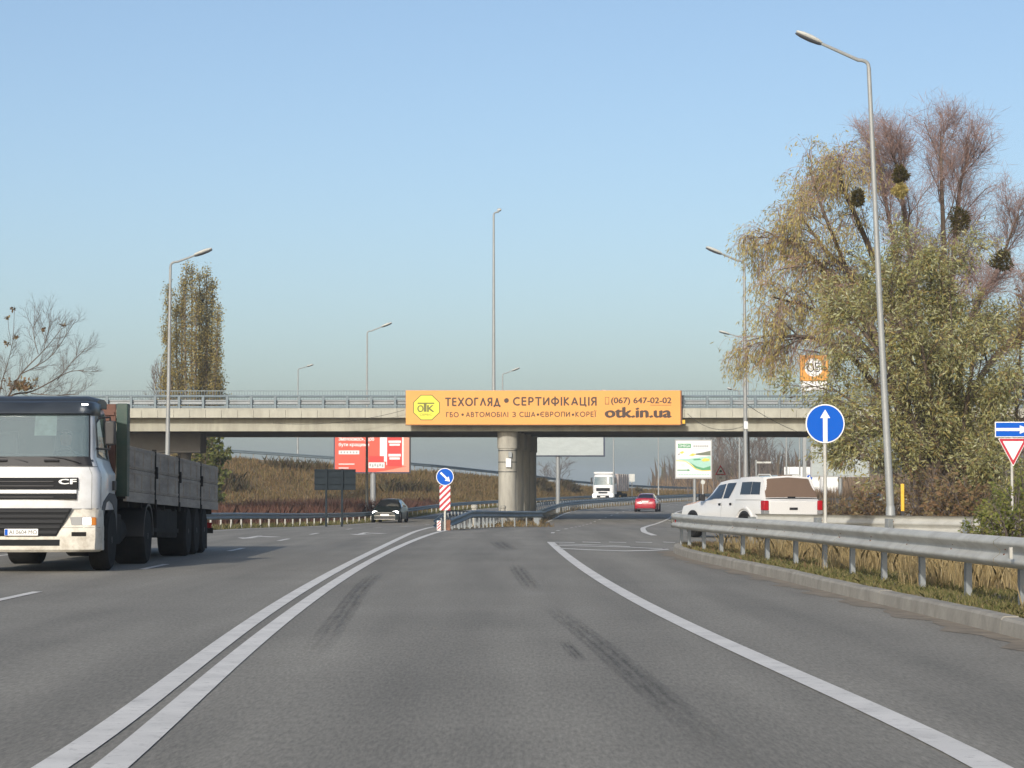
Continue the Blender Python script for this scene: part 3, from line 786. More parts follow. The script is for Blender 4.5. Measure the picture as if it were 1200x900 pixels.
# near crash barrier: posts, top rail, two waves, lower rail
pb = MB().box(-.07, .07, -.09, .09, 0, .80)
pbm = pb.build('barrier_post', M['bluesteel'], None, bevel=.01); pbd = pbm.data; bpy.data.objects.remove(pbm)
for k in range(-53, 53):
    link('barrier_post', pbd, br, Vector((k * 1.465 + .2, BY0 + .32, zt + .09)) - bo)
MB(bo).tube([(-BX, BY0 + .3, zt + .84), (BX, BY0 + .3, zt + .84)], .075, 8).build('barrier_top_rail', M['bluesteel'], br)
mb = MB(bo)
pr = [(BY0 + .5 - d_, zt + .33 + z_) for d_, z_ in w_profile(.31, .07)]
n = len(pr); mb.add([(x, p[0], p[1]) for x in (-BX, BX) for p in pr], [(b, b + 1, n + b + 1, n + b) for b in range(n - 1)])
mb.build('barrier_beam', M['galv_far'], br, angle=70)
MB(bo).box(-BX, BX, BY0 + .42, BY0 + .46, zt + .14, zt + .22).build('barrier_lower_rail', M['bluesteel'], br)
# footway railing behind it
mb = MB(bo)
for k in range(int(2 * BX / .165)):
    x = -BX + k * .165; mb.box(x - .012, x + .012, BY0 + 1.55, BY0 + 1.575, zt + .1, zt + 1.2)
o = mb.build('baluster', M['bluesteel'], br, smooth=False); o['kind'] = 'stuff'
MB(bo).box(-BX, BX, BY0 + 1.53, BY0 + 1.6, zt + 1.2, zt + 1.25).build('railing_top', M['bluesteel'], br)
MB(bo).box(-BX, BX, BY0 + 1.53, BY0 + 1.59, zt + .16, zt + .2).build('railing_bottom', M['bluesteel'], br)
# far side barrier
MB(bo).tube([(-BX, BY1 - .4, zt + .8), (BX, BY1 - .4, zt + .8)], .07, 8).build('barrier_top_rail', M['bluesteel'], br)
for k in range(-26, 27): link('barrier_post', pbd, br, Vector((k * 2.93, BY1 - .4, zt + .05)) - bo)
# central pier: a row of round columns, each with a collar
pts = [(-.28, 149.75), (.18, 154.4), (.64, 159.1), (1.08, 163.8)]
for i, (x, y) in enumerate(pts):
    c = MB(bo).lathe([(.56, gz(y) - .3), (.56, zg - 1.05)], (x, y, 0), 'z', 32).build('pier_column', M['pier'], br)
    MB(bo).lathe([(.56, zg - 1.052), (.62, zg - 1.04), (.62, zg + .3)], (x, y, 0), 'z', 32).build('pier_collar', M['pier'], br)
MB(bo).hexa([(-.62, 149.6, zg - 1.0), (.1, 149.6, zg - 1.0), (1.45, 163.8, zg - 1.0), (.7, 163.8, zg - 1.0), (-.62, 149.6, zg - .02), (.1, 149.6, zg - .02), (1.45, 163.8, zg - .02), (.7, 163.8, zg - .02)]).build('pier_cap', M['pier'], br)
MB(bo).box(-.38, -.05, 149.02, 149.22, 2.9, 3.45).build('junction_box', M['white'], br, bevel=.02)
MB(bo).box(-.22, .0, 149.05, 149.2, 3.5, 3.85).build('junction_box', M['galv_far'], br, bevel=.02)
for z in (2.6, 3.2, 3.9): MB(bo).lathe([(.57, z), (.575, z + .02), (.57, z + .05)], (-.28, 149.75, 0), 'z', 32).build('clamp_band', M['iron'], br)
# side piers with cross-heads
for (xa, xb, cols) in ((-31, -19.4, (-29, -24, -20.6)), (24.5, 36, (26, 31, 35)), (52, 64, (54, 58, 62)), (-64, -52, (-62, -58, -54))):
    MB(bo).box(xa, xb, 151.5, 154.5, 3.85, zg).build('cross_head', M['soffit_shade'], br, bevel=.04)
    for x in cols: MB(bo).lathe([(.42, gz(153) - .3), (.42, 3.86)], (x, 153, 0), 'z', 24).build('pier_column', M['soffit_shade'], br)

# ------------------------------------------------------------------ the banner on the bridge
BD = 147.7
def bx(px): return X(px, BD)
def bz(py): return Z(py, BD)
bn = thing('advert_banner', 'long orange advertising board hung on the bridge railing', 'banner', (bx(636.5), BD, bz(477)))
no = Vector(bn.location)
MB(no).box(bx(475.5), bx(797.5), BD, BD + .1, bz(497.6), bz(457.6)).build('panel', M['orange'], bn)
fr = MB(no)
fr.box(bx(475.5) - .03, bx(797.5) + .03, BD + .02, BD + .14, bz(497.6) - .05, bz(497.6) - .003); fr.box(bx(797.5) + .003, bx(797.5) + .09, BD - .01, BD + .14, bz(497.6), bz(457.6))
fr.build('frame', M['rust'], bn)
for k in range(9):
    x = bx(475.5) + .8 + k * 1.93
    MB(no).box(x - .04, x + .04, BD + .11, BD + .3, bz(470), bz(460)).build('bracket', M['iron'], bn)
MB(no).box(bx(798.8), bx(803), BD + .1, BD + .24, bz(496.5), bz(492)).build('bracket', M['yellow'], bn)
def octo(px0, px1, py0, py1, y, m, name):
    cx, cz, rx, rz = (bx(px0) + bx(px1)) / 2, (bz(py0) + bz(py1)) / 2, (bx(px1) - bx(px0)) / 2, (bz(py0) - bz(py1)) / 2
    k = 1 / math.cos(math.pi / 8)
    pl = [(cx + rx * k * math.cos(math.pi / 8 + i * math.pi / 4), cz + rz * k * math.sin(math.pi / 8 + i * math.pi / 4)) for i in range(8)]
    return MB(no).prism(pl, y, y + .004, 'y').build(name, m, bn, smooth=False)
octo(484, 515.4, 462.6, 492.6, BD - .006, M['olive'], 'logo_border')
octo(485, 514.4, 463.6, 491.6, BD - .011, M['yellow_logo'], 'logo_field')
# cut-out capitals of the banner: each letter from strokes
def _arc(cx, cy, rx, ry, a0_, a1_, n=12): return [(cx + rx * math.cos(R(a0_ + (a1_ - a0_) * k / n)), cy + ry * math.sin(R(a0_ + (a1_ - a0_) * k / n))) for k in range(n + 1)]
GLYPH = {
 'Т': (.62, [[(0, 1), (.62, 1)], [(.31, 1), (.31, 0)]]), 'Е': (.48, [[(.48, 1), (0, 1), (0, 0), (.48, 0)], [(0, .52), (.42, .52)]]),
 'Х': (.66, [[(0, 0), (.66, 1)], [(0, 1), (.66, 0)]]), 'О': (.92, [_arc(.46, .5, .46, .5, 0, 360, 24)]), 'Г': (.46, [[(0, 0), (0, 1), (.46, 1)]]),
 'Л': (.7, [[(0, 0), (.35, 1), (.7, 0)]]), 'Я': (.52, [[(.52, 0), (.52, 1)], [(.52, 1), (.27, 1)] + _arc(.27, .73, .27, .27, 90, 270) + [(.52, .46)], [(.28, .46), (0, 0)]]),
 'Д': (.8, [[(.13, 0), (.4, 1), (.67, 0)], [(0, -.2), (0, 0), (.8, 0), (.8, -.2)]]), 'С': (.7, [_arc(.46, .5, .46, .5, 55, 305, 18)]),
 'Р': (.5, [[(0, 0), (0, 1), (.23, 1)] + _arc(.23, .72, .27, .28, 90, -90) + [(0, .44)]]), 'И': (.62, [[(0, 1), (0, 0), (.62, 1), (.62, 0)]]),
 'Ф': (.86, [_arc(.43, .52, .43, .36, 0, 360, 24), [(.43, 1.06), (.43, -.06)]]), 'І': (0, [[(0, 0), (0, 1)]]),
 'К': (.55, [[(0, 0), (0, 1)], [(.5, 1), (.02, .5), (.55, 0)]]), 'А': (.72, [[(0, 0), (.36, 1), (.72, 0)], [(.13, .3), (.59, .3)]]),
 'Ц': (.68, [[(0, 1), (0, 0), (.68, 0), (.68, -.2)], [(.56, 1), (.56, 0)]]), 'Б': (.52, [[(.46, 1), (0, 1), (0, 0), (.25, 0)] + _arc(.25, .29, .27, .29, -90, 90) + [(0, .58)]]),
 'В': (.52, [[(0, .54), (.22, .54)] + _arc(.22, .77, .23, .23, -90, 90) + [(0, 1), (0, 0), (.25, 0)] + _arc(.25, .27, .27, .27, -90, 90)]),
 'М': (.84, [[(0, 0), (.1, 1), (.42, .22), (.74, 1), (.84, 0)]]), 'З': (.48, [_arc(.2, .76, .26, .24, 140, -90, 12) + _arc(.2, .27, .28, .27, 90, -140, 12)]),
 'Ш': (.88, [[(0, 1), (0, 0), (.88, 0), (.88, 1)], [(.44, 1), (.44, 0)]]), 'Є': (.66, [_arc(.44, .5, .44, .5, 55, 305, 18), [(.04, .52), (.5, .52)]]),
 'П': (.58, [[(0, 0), (0, 1), (.58, 1), (.58, 0)]]), 'Ї': (.0, [[(0, 0), (0, 1)], [(-.16, 1.24), (-.15, 1.24)], [(.15, 1.24), (.16, 1.24)]]), ' ': (.12, [])}
def stroke_text(s, m, parent, x0, x1, z0, z1, y, sw=.17):
    H = z1 - z0; gap = .2
    tot = sum(GLYPH[c][0] for c in s) + (gap + sw) * len(s) - gap
    kx = (x1 - x0) / tot; w = sw * H / 2; pos = sw / 2; mb = MB(); k = 0
    def pt(p): return Vector((x0 + p[0] * kx, 0, z0 + w + p[1] * (H - 2 * w)))
    for c in s:
        for st in GLYPH[c][1]:
            P = [pt((pos + a, b)) for a, b in st]
            for a, b in zip(P, P[1:]):
                t = (b - a).normalized(); n = Vector((t.z, 0, -t.x)) * w; yy = y - .0004 * (k % 12); k += 1
                a2, b2 = a - t * w * .35, b + t * w * .35
                if len(P) == 2: a2, b2 = a - t * w * .98, b + t * w * .98
                mb.add([(q.x, yy, q.z) for q in (a2 - n, b2 - n, b2 + n, a2 + n)], [(0, 1, 2, 3)])
        pos += GLYPH[c][0] + gap + sw
    o = mb.build('lettering', m, parent, smooth=False)
    for p in o.data.polygons:
        if p.normal.y > 0: p.flip()
    return o
def stext(s, x0, x1, y0, y1, sw=.17): return stroke_text(s, M['brown_ink'], bn, bx(x0) - no.x, bx(x1) - no.x, bz(y1) - no.z, bz(y0) - no.z, -.004, sw)
def btext(s, x0, x1, y0, y1, m=None, bold=0.0, dy=.005):
    o = lettering(s, m or M['brown_ink'], bn, bx(x0) - no.x, bx(x1) - no.x, bz(y1) - no.z, bz(y0) - no.z, -dy, bold)
    return o
btext('O', 489.2, 496.2, 475.0, 482.9, M['olive'], .03, .014)
btext('K', 500.8, 508.6, 475.0, 482.6, M['olive'], .03, .014)
MB(no).box(bx(489.2), bx(509), BD - .014, BD - .011, bz(473.4), bz(471.8)).build('logo_bar', M['olive'], bn)
MB(no).box(bx(496.6), bx(499.8), BD - .014, BD - .011, bz(482.6), bz(473.4)).build('logo_bar', M['olive'], bn)
btext('CEPBIC', 491.8, 506.4, 484.7, 487.2, M['olive'], 0, .014)
stext('ТЕХОГЛЯД', 521.8, 586.4, 465.9, 476.1, .18)
btext('•', 591, 596, 466.8, 472, bold=.02)
stext('СЕРТИФІКАЦІЯ', 601.2, 699.2, 465.2, 475.5, .18)
stext('ГБО', 522.8, 537.4, 482.9, 489.1, .16)
btext('•', 540.8, 543.4, 484.6, 487.3, bold=.02)
stext('АВТОМОБІЛІ', 546, 595.6, 482.7, 488.9, .16)
stext('З', 600.2, 604.6, 482.6, 488.9, .16)
stext('США', 608.6, 627.4, 482.5, 488.8, .16)
btext('•', 629, 631.8, 484.6, 487.3, bold=.02)
stext('ЄВРОПИ', 633, 668, 482.4, 488.7, .16)
btext('•', 670.2, 672.8, 484.6, 487.3, bold=.02)
stext('КОРЕЇ', 674.4, 698.0, 482.3, 488.6, .16)
btext('(067) 647-02-02', 716.4, 786.8, 465.8, 474.8, bold=.028)
MB(no).box(bx(762), bx(786.6), BD - .005, BD - .001, bz(475.1), bz(474.6)).build('underline', M['brown_ink'], bn)
btext('otk.in.ua', 709.6, 786.2, 477.4, 489.2, bold=.045)
ph = MB(no)
for a, b, c, d in ((709.2, 713.8, 465.4, 465.9), (709.2, 713.8, 473.7, 474.2), (709.2, 709.7, 465.9, 473.7), (713.3, 713.8, 465.9, 473.7), (709.7, 713.3, 472.4, 472.7)):
    ph.box(bx(a), bx(b), BD - .005, BD - .001, bz(d), bz(c))
ph.build('phone_icon', M['brown_ink'], bn, smooth=False)
# ------------------------------------------------------------------ street lamps
def street_lamp(label, px, d, top_py, arm_px, rise_py, base_z=None, lean_px=0.0, r0=.095, r1=.05, depth=0.0, name='street_lamp', ring=False):
    zb = gz(d) if base_z is None else base_z
    x = X(px, d); zt_ = Z(top_py, d); dx = X(600 + arm_px, d); dz_ = rise_py * d / FPX; lean = X(600 + lean_px, d)
    t = thing(name, label, 'street lamp', (x, d, zb), 0, 'street lamps')
    H = zt_ - zb
    MB().lathe([(r0 * 1.7, -.2), (r0 * 1.7, .02), (r0 * 1.25, .05), (r0 * 1.2, .9), (r0, .95)], (0, 0, 0), 'z', 14).build('base', M['lamp'], t)
    MB().tube([(0, 0, .9), (lean * .5, 0, H * .5), (lean, 0, H)], [r0, (r0 + r1) / 2, r1], 12).build('pole', M['lamp'], t)
    pts = [Vector((lean, 0, H - .02))]
    sx = 1 if dx > 0 else -1
    b = .28
    for k in range(1, 6):
        a = k / 5; pts.append(Vector((lean + sx * b * (a * a), depth * .1 * a, H + b * (1 - (1 - a) ** 2) * .7)))
    end = Vector((lean + dx, depth, H + dz_))
    dirv = (end - pts[-1]).normalized()
    hl = min(.75, (end - pts[-1]).length * .55)
    pts.append(end - dirv * hl)
    MB().tube(pts, [r1 * .9] * (len(pts) - 1) + [r1 * .75], 8).build('arm', M['lamp'], t)
    # cobra head: flattened tapering shell with a dark lens below
    side = dirv.cross(Vector((0, 0, 1))).normalized(); up = side.cross(dirv)
    def head(w, h, off, n=14):
        mb = MB(); vs_ = []; st = [(0, .35), (.12, .7), (.4, 1), (.75, .9), (.95, .5), (1, .15)]
        for a, s in st:
            for k in range(n):
                th = 2 * math.pi * k / n
                vs_.append(end - dirv * hl * (1 - a) + side * math.cos(th) * w * s + up * (math.sin(th) * h * s + off))
        fs_ = [(i*n + k, i*n + (k+1) % n, (i+1)*n + (k+1) % n, (i+1)*n + k) for i in range(len(st) - 1) for k in range(n)]
        fs_ += [tuple(range(n)), tuple((len(st) - 1)*n + k for k in range(n))]
        return mb.add(vs_, fs_)
    hd = head(.15, .075, .03).build('lamp_head', M['lamp_head'], t)
    head(.125, .06, -.03).build('lens', M['lamp_lens'], hd)
    if ring: MB().box(-.09, .09, -.14, .1, Z(503, d) - zb, Z(494, d) - zb).build('camera_housing', M['white'], t, bevel=.02)
    return t
street_lamp('tall grey street lamp in front of the willow trees, nearest to the camera', 1043, 64, 76, -86, 42, lean_px=-22, r0=.105, r1=.055)
street_lamp('street lamp rising behind the lorry trailer, in front of the tall poplar', 195.5, 95, 312, 49, 21, lean_px=3, r0=.10, r1=.05)
street_lamp('street lamp standing before the bridge, with a small camera box on its pole', 874, 106, 310, -45, 21, lean_px=-1, r0=.11, r1=.055, ring=True)
street_lamp('street lamp behind the bridge, its pole close beside the camera pole', 878, 165, 399, -33, 11, lean_px=-2, r0=.10, r1=.05)
street_lamp('street lamp whose pole crosses the red billboard behind the bridge', 430, 165, 391, 29, 13, r0=.10, r1=.05)
street_lamp('small street lamp on the ramp behind the bridge, between poplar and red billboard', 349, 235, 434, 18, 7, base_z=4.6, r0=.09, r1=.05)
street_lamp('tall street lamp standing on the bridge deck above the orange banner', 578.5, 156, 251, 7, 8, base_z=6.4, r0=.12, r1=.06, depth=.5)
street_lamp('small street lamp just right of the tall lamp above the banner', 589, 215, 440, 20, 9)
street_lamp('small far street lamp above the bridge, just left of the willow trees', 921.5, 220, 447, -24, 9)
street_lamp('far lamp pole between the blank billboard and the approaching tipper truck', 719, 262, 462, -14, 5, r0=.09)
street_lamp('far lamp pole seen under the bridge left of the green and white billboard', 771.5, 300, 470, -14, 5, r0=.09)
street_lamp('lamp pole under the bridge between the warning triangle and the camera pole', 866.5, 190, 460, -14, 5, r0=.09)
street_lamp('lamp pole in front of the white hoarding beyond the pickup', 937, 228, 470, -14, 5, r0=.08)

# ------------------------------------------------------------------ road signs
def sign_post(t, h, r=.03, m='galv', y=.05):
    MB().tube([(0, y, -.15), (0, y, h)], r, 10).build('post', M[m], t)
def disc(r, y0, y1, cz, n=40, cx=0):
    mb = MB(); return mb.prism([(cx + r * math.cos(2*math.pi*k/n), cz + r * math.sin(2*math.pi*k/n)) for k in range(n)], y0, y1, 'y')
# blue "ahead" disc on the island
d = 44.5
t = thing('road_sign', 'round blue sign with a white upward arrow on the grass island', 'road sign', (X(967, d), d, .13))
c = Z(496.5, d) - .13; s = d / FPX
sign_post(t, c + .2, .031)
disc(22.9 * s, -.006, .016, c).build('sign_plate', M['white'], t)
disc(21.5 * s, -.012, -.007, c).build('sign_face', M['blue'], t)
a = MB().prism([(-2.6*s, c - 21.2*s), (2.6*s, c - 21.2*s), (2.6*s, c + 6.5*s), (6*s, c + 6.5*s), (0, c + 16.5*s), (-6*s, c + 6.5*s), (-2.6*s, c + 6.5*s)], -.017, -.0125, 'y')
a.build('arrow', M['white'], t, smooth=False)
MB().box(-.05, .05, .016, .04, c - .2, c + .2).build('bracket', M['galv'], t)
# give way + one-way plates
d = 58.0; s = d / FPX
t = thing('road_sign', 'give-way triangle under a blue one-way arrow plate by the willows', 'road sign', (X(1186, d), d, gz(d)))
zb = gz(d)
sign_post(t, Z(494, d) - zb, .032)
cx0 = X(1166, d) - X(1186, d); cx1 = cx0 + 54 * s; z0, z1 = Z(512.5, d) - zb, Z(494.3, d) - zb
MB().box(cx0, cx1, -.006, .016, z0, z1).build('sign_plate', M['white'], t, bevel=.004)
MB().box(cx0 + .022, cx1 - .022, -.011, -.0065, z0 + .022, z1 - .022).build('sign_face', M['blue'], t)
zc = (z0 + z1) / 2
MB().prism([(cx0 + .03, zc - .035), (cx0 + .59, zc - .035), (cx0 + .59, zc - .1), (cx0 + .86, zc), (cx0 + .59, zc + .1), (cx0 + .59, zc + .035), (cx0 + .03, zc + .035)], -.016, -.0115, 'y').build('arrow', M['white'], t, smooth=False)
def tri(cx, zt_, w, h, up=False, rr_=.03):
    pl = [(cx - w/2, zt_), (cx + w/2, zt_), (cx, zt_ - h)] if not up else [(cx - w/2, zt_ - h), (cx + w/2, zt_ - h), (cx, zt_)]
    out = []
    for i in range(3):
        p, a_, b_ = Vector(pl[i]), Vector(pl[i-1]), Vector(pl[(i+1) % 3])
        q1 = p + (a_ - p).normalized() * rr_; q2 = p + (b_ - p).normalized() * rr_
        out += [tuple(q1), tuple((q1 + q2 + p) / 3), tuple(q2)]
    return out
tx = X(1187, d) - X(1186, d); tz = Z(513.6, d) - zb
MB().prism(tri(tx, tz, 35 * s, 33.5 * s), -.006, .016, 'y').build('sign_plate', M['white'], t, smooth=False)
MB().prism(tri(tx, tz - .012, 33.2 * s, 31.4 * s), -.011, -.0065, 'y').build('sign_border', M['red'], t, smooth=False)
MB().prism(tri(tx, tz - .07, 24.4 * s, 22.6 * s, rr_=.02), -.016, -.0115, 'y').build('sign_face', M['white'], t, smooth=False)
# keep-right marker at the head of the median
d = 88.2; s = d / FPX; zb = gz(d)
t = thing('road_sign', 'blue keep-right disc above a red and white striped panel on the median', 'road sign', (X(521.5, d), d, zb))
sign_post(t, Z(552, d) - zb, .04, y=.06)
c = Z(558.8, d) - zb
disc(10.3 * s, -.006, .016, c, 32).build('sign_plate', M['white'], t)
disc(9.5 * s, -.011, -.0065, c, 32).build('sign_face', M['blue'], t)
ar = MB(); u = Vector((.72, -.69)); v = Vector((.69, .72)); k = 9.5 * s
def ap(a_, b_): q_ = u * a_ * k + v * b_ * k; return (q_.x, c + q_.y)
ar.prism([ap(-.75, -.12), ap(.3, -.12), ap(.3, -.36), ap(.85, 0), ap(.3, .36), ap(.3, .12), ap(-.75, .12)], -.016, -.0115, 'y').build('arrow', M['white'], t, smooth=False)
z0, z1 = Z(598, d) - zb, Z(569, d) - zb; xa, xb = -6.2 * s, 6.2 * s
MB().box(xa, xb, -.006, .014, z0, z1).build('striped_panel', M['white'], t)
def stripes(mb, xa, xb, z0, z1, n, y, slope=-1.0, frac=.5):
    """diagonal bars clipped to a rectangle"""
    w = xb - xa; per = (z1 - z0) / n
    for k in range(-3, n + 4):
        lo = z0 + k * per
        pl = [(xa, lo - slope * w), (xb, lo), (xb, lo + per * frac), (xa, lo + per * frac - slope * w)]
        def clip(pl, f):
            out = []
            for i in range(len(pl)):
                p, q_ = pl[i], pl[(i+1) % len(pl)]; fp, fq = f(p), f(q_)
                if fp >= 0: out.append(p)
                if fp * fq < 0:
                    t_ = fp / (fp - fq); out.append((p[0] + (q_[0]-p[0])*t_, p[1] + (q_[1]-p[1])*t_))
            return out
        pl = clip(pl, lambda p: p[1] - z0)
        if len(pl) > 2: pl = clip(pl, lambda p: z1 - p[1])
        if len(pl) > 2: mb.prism(pl, y - .004, y, 'y')
    return mb
stripes(MB(), xa, xb, z0, z1, 4, -.0065, 1.0).build('stripes', M['red'], t, smooth=False)
o = thing('delineator', 'small red and white striped post at the tip of the median', 'delineator', (X(514.5, d - .3), d - .3, zb))
z1 = .36
MB().box(-.075, .075, 0, .03, -.05, z1).build('plate', M['white'], o, bevel=.008)
stripes(MB(), -.06, .06, .03, z1 - .02, 3, -.003, 1.0).build('stripes', M['red'], o, smooth=False)
o = tag(MB((X(524.5, d), d, zb)).box(X(521.6, d), X(528, d), d + .1, d + .25, zb - .05, zb + .38).build('end_plate', M['rust'], None, bevel=.02),
        'rusty steel end box behind the striped post on the median', 'barrier end')
# concrete end posts inside the median
for px, lab in ((556, 'short white concrete post on the median just right of the striped marker'), (589.5, 'short concrete post on the median in front of the bridge pier')):
    dd = 118 if px < 570 else 138
    MBo = (X(px, dd), dd, gz(dd))
    tag(MB(MBo).lathe([(.14, -.1), (.14, .86), (.17, .9), (.17, 1.02), (.1, 1.06)], MBo, 'z', 16).build('concrete_post', M['pier'], None), lab, 'post', 'concrete posts on the median')
# far signs
d = 168.; s = d / FPX; zb = gz(d)
t = thing('road_sign', 'red-bordered warning triangle above a white plate, behind the pickup cab', 'road sign', (X(844.3, d), d, zb))
sign_post(t, Z(546, d) - zb, .035)
MB().prism(tri(0, Z(544.5, d) - zb, 13.5 * s, 12 * s, True), -.006, .016, 'y').build('sign_border', M['red'], t, smooth=False)
MB().prism(tri(0, Z(547.4, d) - zb, 9 * s, 8 * s, True), -.011, -.0065, 'y').build('sign_face', M['white'], t, smooth=False)
MB().prism([(-1.6*s, Z(553.5, d) - zb), (1.9*s, Z(553.3, d) - zb), (1.2*s, Z(550.8, d) - zb), (-.9*s, Z(550.6, d) - zb)], -.016, -.0115, 'y').build('pictogram', M['black'], t, smooth=False)
MB().box(-5.4*s, 5.4*s, -.006, .016, Z(562.8, d) - zb, Z(557, d) - zb).build('sign_plate', M['white'], t)
MB().box(-1.6*s, 1.6*s, -.011, -.0065, Z(560.8, d) - zb, Z(558.6, d) - zb).build('pictogram', M['bb_grey'], t)
d = 250.; s = d / FPX
for px, py, lab in ((823.5, 565, 'small round grey sign back beneath the green and white billboard'),):
    t = thing('road_sign', lab, 'road sign', (X(px, d), d, gz(d))); sign_post(t, Z(py - 3, d) - gz(d), .06)
    disc(2.6 * s, -.01, .016, Z(py, d) - gz(d), 20).build('sign_plate', M['lamp_head'], t)
d = 200.; s = d / FPX
t = thing('road_sign', 'tiny round blue sign right of the pickup roof', 'road sign', (X(948.4, d), d, gz(d))); sign_post(t, Z(557, d) - gz(d), .04)
disc(3.3 * s, -.01, .016, Z(559.8, d) - gz(d), 20).build('sign_plate', M['blue'], t)
MB().box(-.5*s, .5*s, -.016, -.0105, Z(562, d) - gz(d), Z(557.5, d) - gz(d)).build('arrow', M['white'], t)
d = 285.; s = d / FPX
t = thing('road_sign', 'pale square sign back behind the tipper truck', 'road sign', (X(740.5, d), d, gz(d))); sign_post(t, Z(556, d) - gz(d), .06)
MB().box(-3.2*s, 3.2*s, -.01, .016, Z(564.5, d) - gz(d), Z(555.5, d) - gz(d)).build('sign_plate', M['lamp_head'], t)
# dark back of a direction sign on the left
d = 116.; s = d / FPX; zb = gz(d)
t = thing('direction_sign', 'dark back of a large direction sign on two posts beside the grass bank', 'road sign', (X(392.5, d), d, zb))
for px in (382.5, 401):
    x = X(px, d) - X(392.5, d); MB().box(x - .05, x + .05, -.02, .08, -.2, Z(549.5, d) - zb).build('post', M['sign_back'], t)
xa, xb = X(368.5, d) - X(392.5, d), X(416.8, d) - X(392.5, d); zs = [Z(p, d) - zb for p in (574.6, 566.6, 558.2, 549.6)]
for z0, z1 in zip(zs, zs[1:]): MB().box(xa, xb, .09, .12, z0 + .012, z1 - .012).build('sign_plate', M['sign_back'], t)
for z in zs[1:3] + [zs[0] + .06, zs[3] - .06]: MB().box(xa, xb, .03, .085, z - .03, z + .03).build('crossbar', M['sign_back'], t)
# gantry with a narrow board
d = 200.; s = d / FPX
t = thing('sign_gantry', 'thin post with a narrow sign arm beyond the pickup roof', 'sign gantry', (X(886, d), d, gz(d)))
MB().tube([(0, 0, -.1), (0, 0, Z(539, d) - gz(d))], .07, 10).build('post', M['lamp'], t)
MB().box(.0, 17.5*s, -.05, .05, Z(543, d) - gz(d), Z(541, d) - gz(d)).build('arm', M['lamp_head'], t)

# ------------------------------------------------------------------ billboards
def billboard(label, d, x0, x1, y0, y1, pole_px, face, frame='bb_frame', pole_r=.22, zb=None, th=.35):
    zb = gz(d) if zb is None else zb
    t = thing('billboard', label, 'billboard', (X(pole_px, d), d, zb))
    ox = X(pole_px, d)
    fx = lambda p: X(p, d) - ox
    fz = lambda p: Z(p, d) - zb
    MB().tube([(0, .25, -.2), (0, .25, fz(y1) - .02)], pole_r, 16).build('pole', M['lamp'], t)
    MB().box(fx(x0), fx(x1), 0, .03, fz(y1), fz(y0)).build('panel', M[face], t)
    f = MB(); w = .1
    f.box(fx(x0) - w, fx(x1) + w, .035, th, fz(y1) - w, fz(y0) + w)
    f.build('frame', M[frame], t)
    return t, fx, fz
t, fx, fz = billboard('red billboard with white lettering under the bridge on the grass bank', 194., 392.6, 479.6, 509.2, 553.2, 437, 'bb_red')
def bb(m, a, b, c, e, y=-.004, name='print'): MB().box(fx(a), fx(b), y - .003, y, fz(e), fz(c)).build(name, M[m], t, smooth=False)
MB().box(fx(479.6), fx(481.4), -.01, .36, fz(553.6), fz(509)).build('frame_edge', M['black'], t)
MB().prism([(fx(452), fz(551.6)), (fx(479.5), fz(546)), (fx(479.5), fz(553.1)), (fx(440), fz(553.1))], -.004, -.001, 'y').build('print', M['bb_peach'], t, smooth=False)
bb('bb_peach', 471, 479.5, 509.3, 546.5, -.004)
bb('white', 445.2, 453.4, 509.4, 535, -.005); bb('white', 445.2, 453, 535, 541, -.0052)
bb('white', 452.8, 473, 509.4, 545, -.008); bb('bb_deep', 453.6, 471.2, 512.6, 546.5, -.012)
bb('white', 455.2, 469.8, 516.4, 519, -.016); bb('white', 456.4, 468.6, 520, 522.4, -.016)
bb('white', 455.2, 469.8, 532, 535, -.016); bb('white', 456.4, 468.6, 536, 538.6, -.016)
bb('bb_deep', 432.4, 450, 534.5, 541.6, -.012); bb('white', 432, 450.8, 542, 548.6, -.010)
for k in range(6): bb('bb_grey', 433 + k * 2.9, 434.9 + k * 2.9, 543.2 + (k % 2), 546.6 + (k % 2), -.015)
lettering('Змінюємось, щоб', M['white'], t, fx(396.8), fx(438.4), fz(517.4), fz(511.8), -.006, .03)
lettering('бути кращими', M['white'], t, fx(397), fx(432.5), fz(524), fz(519), -.006, .03)
bb('white', 397, 421, 528, 532.4, -.005)
for k in range(6): bb('bb_grey', 399 + k * 3.6, 401 + k * 3.6, 529, 531.4, -.009)
bb('white', 397, 415.5, 543.4, 544.4, -.005); bb('white', 397, 408.6, 548, 549, -.005)
t, fx, fz = billboard('blank pale billboard with blue frame behind the bridge pier', 186., 600, 707, 482, 533.6, 653.8, 'bb_blank', pole_r=.16)
MB().box(fx(707), fx(709), -.02, .37, fz(535), fz(482)).build('frame_edge', M['bb_frame'], t)
MB().box(fx(601), fx(707), -.02, .0, fz(534.6), fz(533.8)).build('frame_edge', M['bb_frame'], t)
for px in (627, 653, 680): MB().box(fx(px) - .01, fx(px) + .01, -.004, -.001, fz(533.5), fz(482)).build('sheet_seam', M['bb_grey'], t)
t, fx, fz = billboard('green and white advertising billboard right of the red car', 205., 792.4, 833, 516.8, 559.6, 814, 'white', frame='bb_grey', pole_r=.13)
bb('bb_green', 794.4, 809.6, 520, 525.2)
lettering('OMEGA', M['white'], t, fx(795.4), fx(808.6), fz(524.2), fz(521), -.009, .01)
for k, (y, a, b) in enumerate(((519.2, 812, 830.6), (523, 812.5, 830.6), (526, 812, 829))):
    for j in range(7):
        xx = a + (b - a) * j / 7
        bb('bb_grey' if k == 1 else 'bb_teal', xx, xx + (b - a) / 9, y - (1.2 if k == 1 else .4), y + (1.2 if k == 1 else .4))
def blob(m, pts, y=-.004): MB().prism([(fx(a), fz(b)) for a, b in pts], y - .003, y, 'y').build('print', M[m], t, smooth=False)
